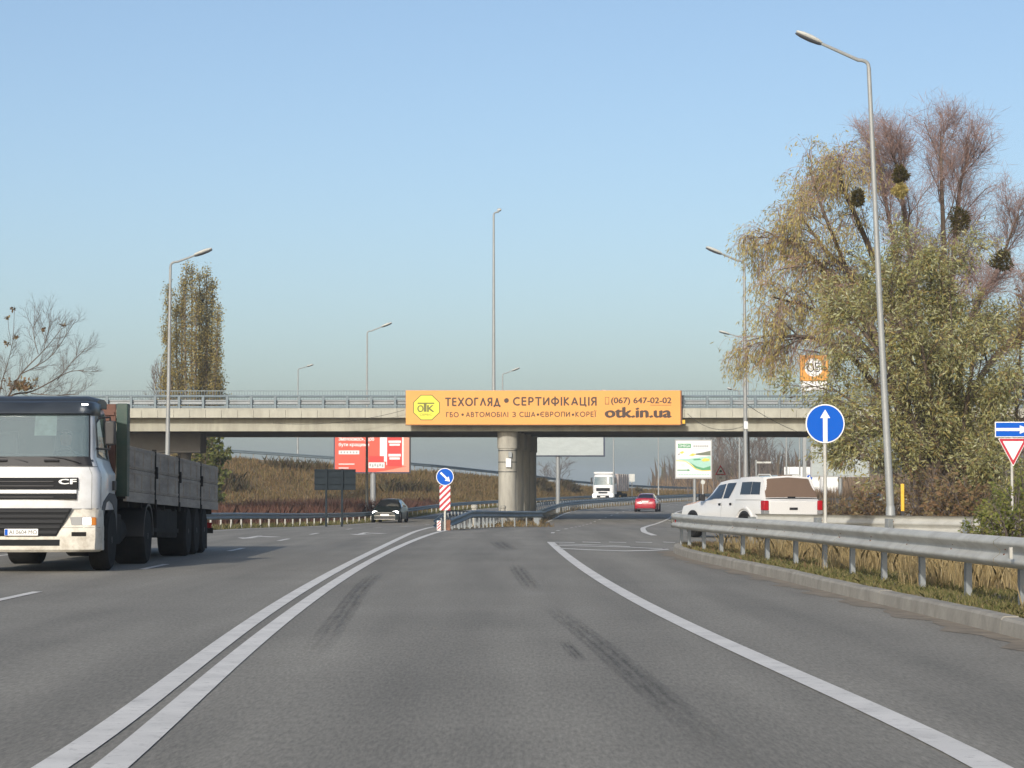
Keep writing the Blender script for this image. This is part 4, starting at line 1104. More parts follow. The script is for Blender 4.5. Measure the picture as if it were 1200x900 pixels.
blob('bb_dark', [(815, 531.6), (824, 530.2), (832.6, 528.2), (832.6, 533.8), (820, 533.6), (815, 533)])
blob('bb_teal', [(792.7, 538.2), (806, 537.8), (832.6, 534.4), (832.6, 551), (823, 550.8), (815, 547), (806, 541)], -.005)
blob('bb_yellow', [(792.6, 539.4), (803, 540), (810, 544.4), (816, 549.4), (823, 551.4), (832.8, 550.8), (832.8, 551.6), (823, 552.2), (815, 550.2), (809, 545.2), (803, 540.8), (792.6, 540.2)], -.009)
blob('bb_green', [(808, 541.6), (816, 546.4), (824, 548.6), (832.6, 546), (832.6, 550.8), (823, 551.2), (815, 548.8)], -.008)
blob('bb_green', [(812, 538), (820, 537.6), (822, 539), (813, 539.6)], -.009)
blob('bb_yellow', [(796, 530.4), (800, 528.6), (802, 530), (799, 532)], -.009); blob('bb_yellow', [(807, 533.8), (812, 531.2), (815.6, 532.6), (812, 534.6)], -.009); blob('bb_yellow', [(821.6, 539.4), (825, 537), (831, 537.6), (831.6, 540), (824, 541)], -.012)
blob('bb_grey', [(794, 531.8), (797, 531.2), (796.6, 533.4), (794.4, 533.6)], -.009)
lettering('100', M['bb_teal'], t, fx(796.2), fx(802.4), fz(547), fz(543.8), -.006, .0)
blob('bb_green', [(793.6, 550.4), (805.6, 550.4), (805.6, 549.4), (809, 551), (805.6, 552.6), (805.6, 551.6), (793.6, 551.6)], -.009)
for j in range(12): bb('bb_teal', 795 + j * 3.05, 797.2 + j * 3.05, 555.6, 556.8)
t, fx, fz = billboard('pale blank billboard half hidden by hanging willow twigs', 186., 951.5, 1017, 524.5, 557.6, 985, 'bb_blank', frame='bb_grey', pole_r=.15)
for px in (973, 995): MB().box(fx(px) - .012, fx(px) + .012, -.004, -.001, fz(557.5), fz(524.5)).build('sheet_seam', M['bb_grey'], t)
# fuel-station style pylon
d = 215.
t = thing('advert_pylon', 'orange pylon sign with a white disc above the bridge beside the willow', 'pylon sign', (X(955, d), d, gz(d)))
zb = gz(d); ox = X(955, d); fx = lambda p: X(p, d) - ox; fz = lambda p: Z(p, d) - zb
MB().box(fx(938.5), fx(971.5), 0, .6, fz(446.4), fz(416)).build('panel', M['bb_orange'], t, bevel=.05)
MB().box(fx(939.5), fx(970.5), .02, .58, fz(459), fz(446.8)).build('panel', M['white'], t)
disc(10.8 * d / FPX, -.02, -.004, fz(430.5), 36, fx(954)).build('logo_disc', M['white'], t)
lettering('OБ', M['sign_back'], t, fx(946.4), fx(961.5), fz(436), fz(425), -.026, .0)
for px in (943, 967): MB().box(fx(px) - .15, fx(px) + .15, .15, .45, -.2, fz(459.2)).build('leg', M['lamp'], t)

# ------------------------------------------------------------------ small far structures at the right
d = 240.
t = thing('white_hoarding', 'low white panelled hoarding beyond the pickup roof', 'hoarding', (X(935, d), d, gz(d)))
ox = X(935, d); zb = gz(d)
for a, b in ((918.8, 924.6), (925, 937), (937.4, 951), (951.4, 966), (966.4, 982)):
    MB().box(X(a, d) - ox, X(b, d) - ox, 0, .12, .3, Z(547.2, d) - zb).build('panel', M['shed'], t)
for a in (921, 930, 945, 958, 975): MB().box(X(a, d) - ox - .05, X(a, d) - ox + .05, .13, .22, -.1, Z(548, d) - zb).build('post', M['iron'], t)
d = 150.
t = thing('iron_fence', 'dark iron railing fence right of the pickup', 'fence', (X(975, d), d, gz(d)))
ox = X(975, d); zb = gz(d)
for k in range(7):
    x = X(938, d) - ox + k * .75; MB().box(x - .03, x + .03, -.03, .03, -.1, 1.55).build('post', M['iron'], t)
for z in (.25, .95, 1.4): MB().box(X(938, d) - ox, X(938, d) - ox + 4.5, -.015, .015, z - .02, z + .02).build('rail', M['iron'], t)
for k in range(30):
    x = X(938, d) - ox + .075 + k * .15; MB().box(x - .012, x + .012, -.012, .012, .2, 1.5).build('bar', M['iron'], t, smooth=False)
d = 118.
t = thing('concrete_fence', 'grey concrete panel wall behind the willow trunks', 'wall', (X(1082, d), d, gz(d)))
for k in range(4):
    MB().box(-2.2 + k * 1.1, -1.12 + k * 1.1, 0, .12, -.1, 1.35).build('panel', M['slab'], t, bevel=.02)
d = 72.
t = thing('marker_post', 'yellow marker post with black foot right of the near street lamp', 'marker post', (X(1057, d), d, gz(d)))
MB().box(-.05, .05, -.05, .05, Z(599, d) - gz(d), Z(567, d) - gz(d)).build('body', M['yellow'], t, bevel=.012)
MB().box(-.052, .052, -.052, .052, -.15, Z(599, d) - gz(d)).build('foot', M['black'], t)
# cables strung in front of the bridge from the camera pole
def cable(label, a, b, sag):
    a, b = Vector(a), Vector(b); pts = [a.lerp(b, k / 14) - Vector((0, 0, sag * 4 * (k / 14) * (1 - k / 14))) for k in range(15)]
    tag(MB(a).tube(pts, .012, 5).build('cable', M['wire'], None), label, 'cable', 'cables strung before the bridge')
cable('thin cable from the camera pole up to the banner corner', W(874, 499, 106), W(806, 485, 147.6), .5)
cable('thin cable hanging from the camera pole to the right under the railing', W(875, 474, 106), W(1010, 512, 147.6), .7)
cable('thin cable crossing the bridge face left of the banner', W(320, 496, 147.5), W(474, 480.5, 147.5), .35)
# ------------------------------------------------------------------ vehicles (all face -Y in their own frame)
def wheel_meshes(r, w, rim_r, rim_m, nuts=True, n=32):
    mb = MB(); prof = [(rim_r, -w/2), (r * .9, -w/2), (r * .975, -w/2 + .03), (r, -w/2 + .06), (r, w/2 - .06), (r * .975, w/2 - .03), (r * .9, w/2), (rim_r, w/2)]
    # tread grooves: thin steps on the running face
    mb.lathe(prof, (0, 0, 0), 'x', n)
    o1 = mb.build('tyre', M['tyre'], None); t = o1.data; bpy.data.objects.remove(o1)
    mb = MB(); mb.lathe([(rim_r, w/2 - .03), (rim_r * .9, w/2 - .02), (rim_r * .82, w/2 - .09), (rim_r * .45, w/2 - .07), (rim_r * .4, w/2 - .01), (rim_r * .2, w/2 + .0), (.01, w/2)], (0, 0, 0), 'x', n)
    if nuts:
        for k in range(8):
            a = k * math.pi / 4; c = (0, rim_r * .62 * math.cos(a), rim_r * .62 * math.sin(a)); mb.lathe([(.025, w/2 - .1), (.025, w/2 - .04)], c, 'x', 6)
    o2 = mb.build('rim', rim_m, None); q = o2.data; bpy.data.objects.remove(o2)
    return t, q
def wheel(ms, parent, x, y, z, flip=False):
    e = bpy.data.objects.new('wheel', None); col.objects.link(e); e.parent = parent; e.location = (x, y, z); e.empty_display_size = .1
    if flip: e.rotation_euler = (0, 0, math.pi)
    link('tyre', ms[0], e); link('rim', ms[1], e)
    return e

# ---- articulated lorry ------------------------------------------------------------------
L0 = (-7.85, 39.0, 0.0)
lo = thing('articulated_lorry', 'white-cab articulated lorry with weathered board-sided trailer, coming towards us', 'lorry', L0)
def outline(z, yF, hw, yR, bow=.10):
    return [(0, yF, z), (.45*hw, yF + .012, z), (.75*hw, yF + bow*.45, z), (.9*hw, yF + bow, z), (.975*hw, yF + bow + .09, z), (hw, yF + bow + .24, z), (hw, yF + .9, z), (hw, yR - .08, z), (hw - .06, yR, z), (0, yR, z)]
cabst = [outline(1.00, .07, 1.19, 1.95), outline(1.10, .06, 1.19, 1.95), outline(1.58, .08, 1.19, 1.95), outline(1.70, .10, 1.13, 1.95),
         outline(1.86, .155, 1.075, 1.95), outline(2.2, .285, 1.05, 1.94), outline(2.56, .42, 1.02, 1.92), outline(2.66, .52, .99, 1.9), outline(2.72, .75, .9, 1.85)]
cab = Loft(cabst); cab.cen = Vector((0, 1.0, 1.8))
shell = cab.shell(MB(), hole=lambda i, k: i in (4, 5) and 0 <= k <= 2 or (i in (4, 5) and k == -1)).build('cab', M['truck_white'], lo, angle=40)
# openings: black gasket, then glass
for c_ in ([(3.05, -3.75), (4.12, -3.75), (4.12, 3.75), (3.05, 3.75)], [(5.9, -3.75), (6.55, -3.75), (6.55, 3.75), (5.9, 3.75)], [(4.1, -3.75), (5.92, -3.75), (5.92, -2.9), (4.1, -2.9)], [(4.1, 3.75), (5.92, 3.75), (5.92, 2.9), (4.1, 2.9)]):
    cab.patch(MB(), c_, .009, 40).build('screen_gasket', M['black'], lo, angle=80)
MB().box(-1.05, 1.05, 1.6, 1.64, 1.45, 2.5).build('cab_rear_lining', M['seat'], lo)
MB().hexa([(-1.08, .32, 1.5), (1.08, .32, 1.5), (1.08, .75, 1.5), (-1.08, .75, 1.5), (-1.08, .3, 1.82), (1.08, .3, 1.82), (1.08, .72, 1.86), (-1.08, .72, 1.86)]).build('dashboard', M['visor'], lo, bevel=.03)
for x in (-.55, .52):
    MB().box(x - .25, x + .25, 1.2, 1.32, 1.5, 2.3).build('seat_back', M['seat'], lo, bevel=.05)
MB().tube([(.52 + .21 * math.cos(a_), .78 + .1 * math.sin(a_), 1.84 + .15 * math.sin(a_)) for a_ in [k * math.pi / 8 for k in range(17)]], .014, 6).build('steering_wheel', M['black'], lo)
ws = cab.patch(MB(), [(4.0, -3.45), (6.2, -3.45), (6.2, 3.45), (4.0, 3.45)], .014, 28).build('windscreen', M['screen'], lo, angle=80)
# sheet coloured as a dim cab interior, seen through the glass
LIN = (mat('cab_shade_sheet', (.16, .2, .205), rough=.55, var=.5, vscale=2.2, dirt=(.55, .58, .56), dirt_amt=.55))
cab.patch(MB(), [(5.0, .28), (6.1, .28), (6.1, 1.05), (5.0, 1.05)], .010, 5).build('paper_notice', mat('pale_notice', (.42, .52, .47), rough=.7, var=.3, vscale=9), lo)
# visor with marker lamps, roof deflector
vz = [outline(2.54, .37, 1.03, 1.2, .12), outline(2.57, .33, 1.04, 1.2, .12), outline(2.74, .42, 1.03, 1.2, .12), outline(2.77, .50, 1.0, 1.2, .12)]
vl = Loft(vz); vl.shell(MB()).build('sun_visor', M['visor'], lo, angle=50)
for x in (.92, -.92): MB().box(x - .045, x + .045, .41, .47, 2.70, 2.725).build('marker_lamp', M['headlight'], lo)
sp = Loft([[(0, y, z), (.8*w, y, z), (w, y, z - .05), (w, y, 2.68), (0, y, 2.68)] for y, z, w in ((1.0, 2.72, .98), (1.12, 2.83, 1.0), (1.3, 2.88, 1.02), (1.6, 2.88, 1.04), (1.85, 2.84, 1.04))])
sp.shell(MB()).build('roof_deflector', M['visor'], lo)
# wipers
for x in (-.55, .28):
    MB().tube([(x + .62, .12, 1.77), (x + .35, .155, 1.835), (x, .165, 1.865), (x - .15, .17, 1.865)], .013, 6).build('wiper', M['black'], lo)
    MB().tube([(x + .28, .115, 1.80), (x + .05, .105, 1.80)], .022, 6).build('wiper', M['black'], lo)
# grille bands with the model letters
def band(name, m, z0, z1, x, y0, y1): return MB().hexa([(-x, y0, z0), (x, y0, z0), (x, .3, z0), (-x, .3, z0), (-x, y1, z1), (x, y1, z1), (x, .3, z1), (-x, .3, z1)]).build(name, M[m], lo, bevel=.008)
band('grille_band', 'grille', 1.335, 1.525, .88, .046, .055)
for z in (1.39, 1.46): band('grille_slat', 'black', z - .012, z + .012, .5, .035, .037)
band('grille_band', 'grille', 1.175, 1.262, .86, .04, .044)
band('grille_slat', 'black', 1.2, 1.222, .5, .03, .032)
lettering('CF', M['white'], lo, .585, .86, 1.42, 1.50, .04, .035)
band('grille_trim', 'truck_white', 1.268, 1.328, .865, .036, .04)
# lower grille, trapezoid
gp = [(-.80, 1.035), (.80, 1.035), (.55, .585), (-.55, .585)]
MB().prism(gp, .012, .05, 'y').build('lower_grille', M['grille'], lo)
for k in range(5):
    z = 1.0 - k * .085; w = .55 + (z - .585) / .45 * .25 - .03
    MB().hexa([(-w, -.012, z - .032), (w, -.012, z - .032), (w, .012, z - .02), (-w, .012, z - .02), (-w, -.004, z + .012), (w, -.004, z + .012), (w, .012, z + .016), (-w, .012, z + .016)]).build('grille_slat', mat('grille_slat_grey', (.03, .031, .033), rough=.8, spec=.2) if k == 0 else bpy.data.materials['grille_slat_grey'], lo)
MB().box(-.27, .27, -.035, -.018, .595, .705).build('number_plate', M['plate'], lo, bevel=.006)
MB().box(-.262, -.215, -.0385, -.0355, .602, .698).build('plate_flag', M['blue'], lo)
lettering('AI 0604 MO', M['black'], lo, -.195, .25, .618, .684, -.037, .0)
# bumper
bst = [[(0, y, z), (.5*w, y + .01, z), (.8*w, y + .05, z), (.95*w, y + .13, z), (w, y + .28, z), (w, .62, z), (w - .08, .66, z), (0, .66, z)]
       for z, y, w in ((.33, .07, 1.15), (.37, .03, 1.2), (.55, .015, 1.215), (.72, .02, 1.215), (.76, .04, 1.21), (1.0, .06, 1.20), (1.04, .09, 1.19))]
bl = Loft(bst); bl.cen = Vector((0, .5, .6)); bl.shell(MB()).build('bumper', M['truck_dirty'], lo, angle=40)
bl.patch(MB(), [(1.35, -1.0), (1.9, -1.0), (1.9, 1.0), (1.35, 1.0)], .004, 8).build('air_intake', M['grille'], lo)
for s_ in (1, -1):
    bl.patch(MB(), [(3.98, 1.50*s_), (4.55, 1.42*s_), (4.55, 3.0*s_), (3.98, 3.0*s_)], .005, 16).build('headlamp', M['lens'], lo)
    bl.patch(MB(), [(4.04, 2.0*s_), (4.5, 2.0*s_), (4.5, 2.62*s_), (4.04, 2.62*s_)], .012, 8).build('headlamp_beam', M['headlight'], lo)
    bl.patch(MB(), [(4.0, 2.68*s_), (4.52, 2.68*s_), (4.52, 3.1*s_), (4.0, 3.1*s_)], .012, 6).build('indicator', M['amber'], lo)
    bl.patch(MB(), [(2.2, 1.5*s_), (2.6, 1.5*s_), (2.6, 2.25*s_), (2.2, 2.25*s_)], .004, 5).build('fog_lamp', M['chassis'], lo)
    bl.patch(MB(), [(3.02, 0*s_), (3.12, 0*s_), (3.12, 3.9*s_), (3.02, 3.9*s_)], .003, 8).build('bumper_seam', M['grille'], lo)
    for uu in (3.12,): cab.patch(MB(), [(.3, uu*s_), (3.0, uu*s_), (3.0, (uu + .04)*s_), (.3, (uu + .04)*s_)], .004, 8).build('panel_seam', M['chassis'], lo)
    cab.patch(MB(), [(2.98, 0), (3.03, 0), (3.03, 5.0*s_), (2.98, 5.0*s_)], .004, 20).build('panel_seam', M['chassis'], lo)
    cab.patch(MB(), [(.16, 0), (.26, 0), (.26, 5.0*s_), (.16, 5.0*s_)], .004, 20).build('panel_seam', M['chassis'], lo)
    # mirrors on arms
    mr = MB().box(1.26*s_ - .085, 1.26*s_ + .085, .82, .96, 2.06, 2.46).build('mirror', M['black'], lo, bevel=.03)
    MB().tube([(1.1*s_, .7, 2.5), (1.26*s_, .86, 2.52), (1.26*s_, .88, 2.46)], .018, 6).build('mirror_arm', M['black'], mr)
    MB().tube([(1.06*s_, .7, 2.0), (1.26*s_, .86, 1.99), (1.26*s_, .88, 2.06)], .018, 6).build('mirror_arm', M['black'], mr)
    # doors: window, seam lines, handle, step fairing
    cab.patch(MB(), [(4.0, 5.35*s_), (5.9, 5.05*s_), (6.45, 6.85*s_), (3.6, 6.95*s_)], .004, 8).build('window_frame', M['visor'], lo)
    cab.patch(MB(), [(4.2, 5.6*s_), (5.6, 5.3*s_), (6.2, 6.7*s_), (3.85, 6.78*s_)], .009, 8).build('door_window', M['glass'], lo)
    cab.patch(MB(), [(4.1, 5.5*s_), (5.7, 5.2*s_), (6.3, 6.75*s_), (3.75, 6.85*s_)], .006, 8).build('door_dim_sheet', M['seat'], lo)  # dark sheet over the solid door, standing in for the dim cab
    cab.patch(MB(), [(4.35, 6.0*s_), (5.0, 5.9*s_), (5.0, 6.5*s_), (4.2, 6.6*s_)], .0075, 4).build('hi_vis_vest', mat('orange_vest', (.65, .30, .04), rough=.8, var=.25, vscale=8), lo)
    cab.patch(MB(), [(1.0, 6.94*s_), (6.5, 6.94*s_), (6.5, 6.99*s_), (1.0, 6.99*s_)], .003, 8).build('door_seam', M['grille'], lo)
    cab.patch(MB(), [(.2, 5.02*s_), (3.6, 5.02*s_), (3.6, 5.06*s_), (.2, 5.06*s_)], .003, 8).build('door_seam', M['grille'], lo)
    MB().box(1.19*s_ - .01, 1.19*s_ + .03*s_ + .01, 1.55, 1.75, 1.32, 1.48).build('door_handle', M['black'], lo, bevel=.008)
    # side fairing and wheel arch
    MB().prism([(.45, .35), (.62, .35), (.62, .62), (.72, .92), (.95, 1.12), (1.25, 1.16), (1.6, 1.08), (1.9, .85), (2.0, .6), (2.02, 1.16), (1.8, 1.26), (1.25, 1.28), (.7, 1.14), (.45, .98)], 1.0*s_, 1.2*s_, 'x').build('wheel_arch', mat('arch_grey', (.06, .064, .068), rough=.7, var=.2) if s_ == 1 else bpy.data.materials['arch_grey'], lo)
    MB().box(1.0*s_ if s_ > 0 else -1.22, 1.22 if s_ > 0 else -1.0, .42, .62, .35, .52).build('step', M['truck_dirty'], lo, bevel=.015)
# tractor chassis
MB().box(-.45, .45, .6, 7.2, .62, .92).build('chassis_frame', M['chassis'], lo)
MB().box(-.3, .3, 1.0, 1.9, .45, .95).build('engine', M['chassis'], lo)
MB().box(-1.1, -.5, 2.3, 4.0, .4, .95).build('fuel_tank', M['chassis'], lo, bevel=.06)
MB().box(.5, 1.1, 2.3, 3.1, .4, .92).build('battery_box', M['chassis'], lo, bevel=.04)
MB().lathe([(.24, 3.2), (.26, 3.22), (.26, 3.95), (.24, 4.0)], (.8, 0, .62), 'y', 16).build('air_tank', M['chassis'], lo)
MB().box(-1.0, 1.0, 2.05, 2.14, 1.0, 2.3).build('cab_rear_wall', M['chassis'], lo)
wt = wheel_meshes(.50, .32, .29, M['rim']); wt2 = wheel_meshes(.50, .58, .29, M['rim'])
wheel(wt, lo, 1.05, 1.45, .5); wheel(wt, lo, -1.05, 1.45, .5, True)
wheel(wt2, lo, .95, 5.25, .5); wheel(wt2, lo, -.95, 5.25, .5, True)
for s_ in (1, -1):
    arc = [(5.25 + .60 * math.cos(a), .5 + .60 * math.sin(a)) for a in [math.pi * k / 12 for k in range(13)]]
    arc2 = [(5.25 + .55 * math.cos(a), .5 + .55 * math.sin(a)) for a in [math.pi * k / 12 for k in range(12, -1, -1)]]
    MB().prism(arc + arc2, .62*s_, 1.25*s_, 'x').build('mudguard', M['black'], lo)
# trailer: nose a little high
tr = bpy.data.objects.new('trailer', None); col.objects.link(tr); tr.parent = lo; tr.location = (0, 2.62, 1.24); tr.rotation_euler = (-R(1.05), 0, 0)
TL = 13.0
def tb(name, m, *a, bevel=0): return MB().box(*a).build(name, M[m], tr, bevel=bevel)
tb('trailer_bed', 'chassis', -1.24, 1.24, .0, TL, -.06, .06)
tb('bed_edge_rail', 'board', 1.2, 1.26, .02, TL, -.10, .07); tb('bed_edge_rail', 'board', -1.26, -1.2, .02, TL, -.10, .07)
for x in (-.5, .5): tb('chassis_beam', 'chassis', x - .07, x + .07, .3, TL - .2, -.45, -.065)
for k in range(9): tb('cross_member', 'chassis', -1.2, 1.2, .6 + k * 1.45, .68 + k * 1.45, -.2, -.062)
# headboard
tb('headboard', 'redbrown', -1.22, 1.06, .0, .08, .08, 1.56)
for z in (.35, .7, 1.05, 1.4): tb('headboard_rib', 'redbrown', -1.22, 1.04, -.03, -.002, z - .03, z + .03)
for s_ in (1, -1): tb('corner_post', 'green_paint', min(1.08*s_, 1.27*s_), max(1.08*s_, 1.27*s_), -.03, .24, -.02, 1.57, bevel=.012)
# drop sides: panels of two boards each, posts and latches between them
xs4 = [.26, 3.32, 6.52, 9.88, 12.96]
for s_ in (1, -1):
    for i in range(4):
        a, b = xs4[i] + .05, xs4[i+1] - .05
        for z0, z1 in ((.075, .462), (.468, .86)):
            x0, x1 = sorted((1.225*s_, 1.258*s_))
            bd = MB().box(x0, x1, a, b, z0, z1).build('side_board', M['board'], tr, bevel=.008)
            for zz in (z0 + .05, z1 - .05): MB().box(*sorted((1.2585*s_, 1.268*s_)), a + .02, b - .02, zz - .018, zz + .018).build('board_rib', M['board'], bd, bevel=.003)
            for k in range(3):
                yy = a + (b - a) * (k + .5) / 3 + random.uniform(-.1, .1)
                MB().box(*sorted((1.2585*s_, 1.272*s_)), yy - .022, yy + .022, z0 + .02, z1 - .02).build('board_strap', M['board'], bd)
        if i:
            MB().box(*sorted((1.20*s_, 1.275*s_)), xs4[i] - .04, xs4[i] + .04, -.1, .9).build('stake_post', M['chassis'], tr, bevel=.008)
            MB().box(*sorted((1.275*s_, 1.31*s_)), xs4[i] - .06, xs4[i] + .06, .36, .58).build('latch', M['chassis'], tr, bevel=.01)
            MB().box(*sorted((1.262*s_, 1.29*s_)), xs4[i] - .05, xs4[i] + .05, -.2, -.02).build('hinge', M['chassis'], tr, bevel=.01)
for s_ in (1, -1): tb('board_backing', 'chassis', *sorted((1.19*s_, 1.222*s_)), .25, TL - .04, .07, .85)
tb('tailboard', 'board', -1.2, 1.2, TL - .03, TL, .08, .84)
for z in (.25, .5): tb('tailboard_rib', 'board', -1.2, 1.2, TL + .002, TL + .02, z, z + .05)
tb('rear_bumper', 'chassis', -1.18, 1.18, TL - .35, TL - .25, -.62, -.5)
tb('tail_lamp_bar', 'taillight', .7, 1.15, TL - .24, TL - .2, -.5, -.38)
tb('side_box', 'chassis', .55, 1.14, 4.4, 7.2, -.72, -.16, bevel=.03)
tb('side_box', 'chassis', -1.14, -.55, 4.4, 7.2, -.72, -.16, bevel=.03)
for s_ in (1, -1):
    tb('landing_leg', 'chassis', min(.75*s_, .9*s_), max(.75*s_, .9*s_), 3.3, 3.45, -.85, -.07)
    tb('side_guard', 'chassis', *sorted((1.16*s_, 1.2*s_)), 3.6, 7.0, -.62, -.54)
    tb('mud_flap', 'black', *sorted((.65*s_, 1.22*s_)), 11.35, 11.37, -.95, -.3)
for y in (10.8, 12.1, 13.35):
    MB().cyl((-1.0, y, .5), (1.0, y, .5), .08).build('axle', M['chassis'], lo)
    wheel(wt2, lo, .95, y, .5); wheel(wt2, lo, -.95, y, .5, True)

# ---- the driver, seated behind the windscreen -------------------------------------------
def seated_driver(label, loc):
    t = thing('person', label, 'person', loc)
    me = bpy.data.meshes.new('body')
    jo = [(0, .1, 0), (0, .08, .22), (0, .07, .42), (0, .06, .53), (0, .04, .64), (0, .03, .76),
          (.17, .06, .45), (.25, -.06, .27), (.14, -.3, .3), (-.17, .06, .45), (-.25, -.06, .27), (-.14, -.3, .3), (.1, -.25, -.02), (-.1, -.25, -.02)]
    ed = [(0, 1), (1, 2), (2, 3), (3, 4), (4, 5), (2, 6), (6, 7), (7, 8), (2, 9), (9, 10), (10, 11), (0, 12), (0, 13)]
    rd = [.15, .15, .16, .065, .1, .085, .065, .05, .04, .065, .05, .04, .08, .08]
    me.from_pydata(jo, ed, [])
    ob = link('body', me, t)
    ob.modifiers.new('skin', 'SKIN'); sb = ob.modifiers.new('sub', 'SUBSURF'); sb.levels = 1; sb.render_levels = 1
    if not me.skin_vertices:
        bm = bmesh.new(); bm.from_mesh(me); bm.verts.layers.skin.verify(); bm.to_mesh(me); bm.free()
    sv = me.skin_vertices[0].data
    for v, r_ in zip(sv, rd): v.radius = (r_, r_)
    sv[0].use_root = True
    me.materials.append(M['shirt'])
    MB().lathe([(.03, -.135), (.075, -.1), (.098, -.02), (.1, .05), (.085, .11), (.04, .14)], (0, .02, .72), 'z', 16).build('head', M['skin'], t)
    MB().lathe([(.102, .04), (.104, .07), (.09, .12), (.04, .148), (.01, .15)], (0, .03, .72), 'z', 16).build('hair', M['black'], t)
    MB().hexa([(-.012, -.09, .70), (.012, -.09, .70), (.012, -.07, .70), (-.012, -.07, .70), (-.008, -.085, .74), (.008, -.085, .74), (.008, -.07, .74), (-.008, -.07, .74)]).build('nose', M['skin'], t)
    return t
seated_driver('driver seated behind the lorry windscreen', (L0[0] + .52, L0[1] + .95, 1.45))
# ---- passenger cars ---------------------------------------------------------------------
def st_(y, zc, te, be, mi, si): return [(0, y, zc), (te[0], y, te[1]), (be[0], y, be[1]), (mi[0], y, mi[1]), (si[0], y, si[1]), (0, y, si[1])]
def sedan(label, loc, rotz, paint, lit=False, plate='', name='parked_car', cat='car', chrome=False, lw=1.0, group=None):
    t = thing(name, label, cat, loc, rotz, group)
    S = [st_(0, .60, (.5, .58), (.6, .54), (.66, .42), (.62, .22)), st_(.1, .68, (.58, .66), (.72, .6), (.79, .45), (.74, .19)),
         st_(.6, .82, (.64, .79), (.80, .73), (.85, .5), (.83, .19)), st_(1.25, .95, (.66, .92), (.82, .86), (.86, .55), (.85, .19)),
         st_(1.95, 1.38, (.52, 1.35), (.80, .92), (.87, .58), (.86, .19)), st_(2.75, 1.45, (.55, 1.41), (.81, .95), (.87, .58), (.86, .19)),
         st_(3.4, 1.39, (.53, 1.35), (.80, .97), (.87, .58), (.86, .19)), st_(3.98, 1.08, (.6, 1.05), (.79, .97), (.86, .58), (.85, .2)),
         st_(4.36, 1.05, (.6, 1.03), (.76, .95), (.83, .6), (.80, .22)), st_(4.46, .93, (.58, .91), (.72, .84), (.80, .58), (.76, .26)), st_(4.5, .6, (.5, .6), (.66, .57), (.7, .48), (.66, .3))]
    lf = Loft(S); lf.cen = Vector((0, 2.4, .7)); m = M[paint]
    lf.shell(MB()).build('body', m, t, angle=38)
    lf.patch(MB(), [(3.08, -1.0), (3.94, -.98), (3.94, .98), (3.08, 1.0)], .008, 8).build('windscreen', M['dark_glass'], t)
    lf.patch(MB(), [(6.06, -.97), (6.94, -.97), (6.94, .97), (6.06, .97)], .008, 8).build('rear_window', M['dark_glass'], t)
    for s_ in (1, -1):
        lf.patch(MB(), [(3.35, 1.93*s_), (3.98, 1.14*s_), (4.9, 1.14*s_), (4.9, 1.93*s_)], .007, 6).build('side_window', M['dark_glass'], t)
        lf.patch(MB(), [(5.0, 1.93*s_), (5.0, 1.14*s_), (5.98, 1.14*s_), (6.6, 1.93*s_)], .007, 6).build('side_window', M['dark_glass'], t)
        lf.patch(MB(), [(1.05, .75*s_), (1.55, 1.35*s_), (1.5, 2.4*s_), (.95, 2.3*s_)], .008, 5).build('headlamp', M['headlight'] if lit else M['lens'], t)
        lf.patch(MB(), [(8.35, 1.3*s_), (8.95, 1.05*s_), (9.3, 1.9*s_), (8.3, 2.3*s_)], .008, 5).build('tail_lamp', M['taillight'], t)
        mi = MB().box(*sorted((.86*s_, 1.02*s_)), 1.55, 1.68, .93, 1.06).build('mirror', M['black'] if paint != 'car_red' else M['black'], t, bevel=.02)
        for y in (.82, 3.52): MB().lathe([(.36, 0), (.36, .022)], (.862*s_ if s_ > 0 else -.884, y, .33), 'x', 24).build('wheel_arch', M['black'], t)
        for y in (1.9, 2.85): lf.patch(MB(), [(4.95 if y > 2 else 5.6, 2.25*s_), (4.95 if y > 2 else 5.6, 2.33*s_), (5.12 if y > 2 else 5.8, 2.33*s_), (5.12 if y > 2 else 5.8, 2.25*s_)], .02, 2).build('door_handle', m, t)
    w = wheel_meshes(.315, .2, .2, M['rim_alloy'], False, 24)
    for y in (.82, 3.52): wheel(w, t, .80, y, .315); wheel(w, t, -.80, y, .315, True)
    # front: grille, bumper strip, plate; rear: plate, bumper strip, badge
    MB().box(-.42, .42, -.012, .05, .535, .585).build('grille', M['black'], t)
    MB().box(-.6, .6, -.01, .06, .24, .34).build('lower_grille', M['black'], t)
    if chrome:
        MB().box(-.62, .62, -.02, .05, .41, .44).build('bumper_strip', M['chrome'], t); MB().box(-.62, .62, -.02, .05, .2, .225).build('bumper_strip', M['chrome'], t)
        for a, b in ((-.42, -.16), (-.13, .13), (.16, .42)): MB().box(a, b, -.02, -.013, .545, .575).build('grille_slot', M['grille'], t)
        MB().box(-.46, .46, -.03, -.014, .585, .605).build('grille_trim', M['chrome'], t)
    MB().box(-.26, .26, -.035, -.015, .41, .52).build('number_plate', M['plate'], t)
    MB().box(-.26, .26, 4.505, 4.52, .74, .85).build('number_plate', M['plate'], t)
    MB().hexa([(-.3, 4.4, .72), (.3, 4.4, .72), (.3, 4.5, .72), (-.3, 4.5, .72), (-.3, 4.4, .87), (.3, 4.4, .87), (.3, 4.5, .87), (-.3, 4.5, .87)]).build('plate_recess', m, t)
    MB().box(-.62, .62, 4.42, 4.53, .34, .56).build('rear_bumper', m, t, bevel=.03)
    MB().box(-.6, .6, 4.40, 4.49, .22, .335).build('rear_valance', M['black'], t)
    MB().box(-.34, .34, 4.44, 4.475, .90, .93).build('boot_trim', M['chrome'], t)
    return t
d = 188.
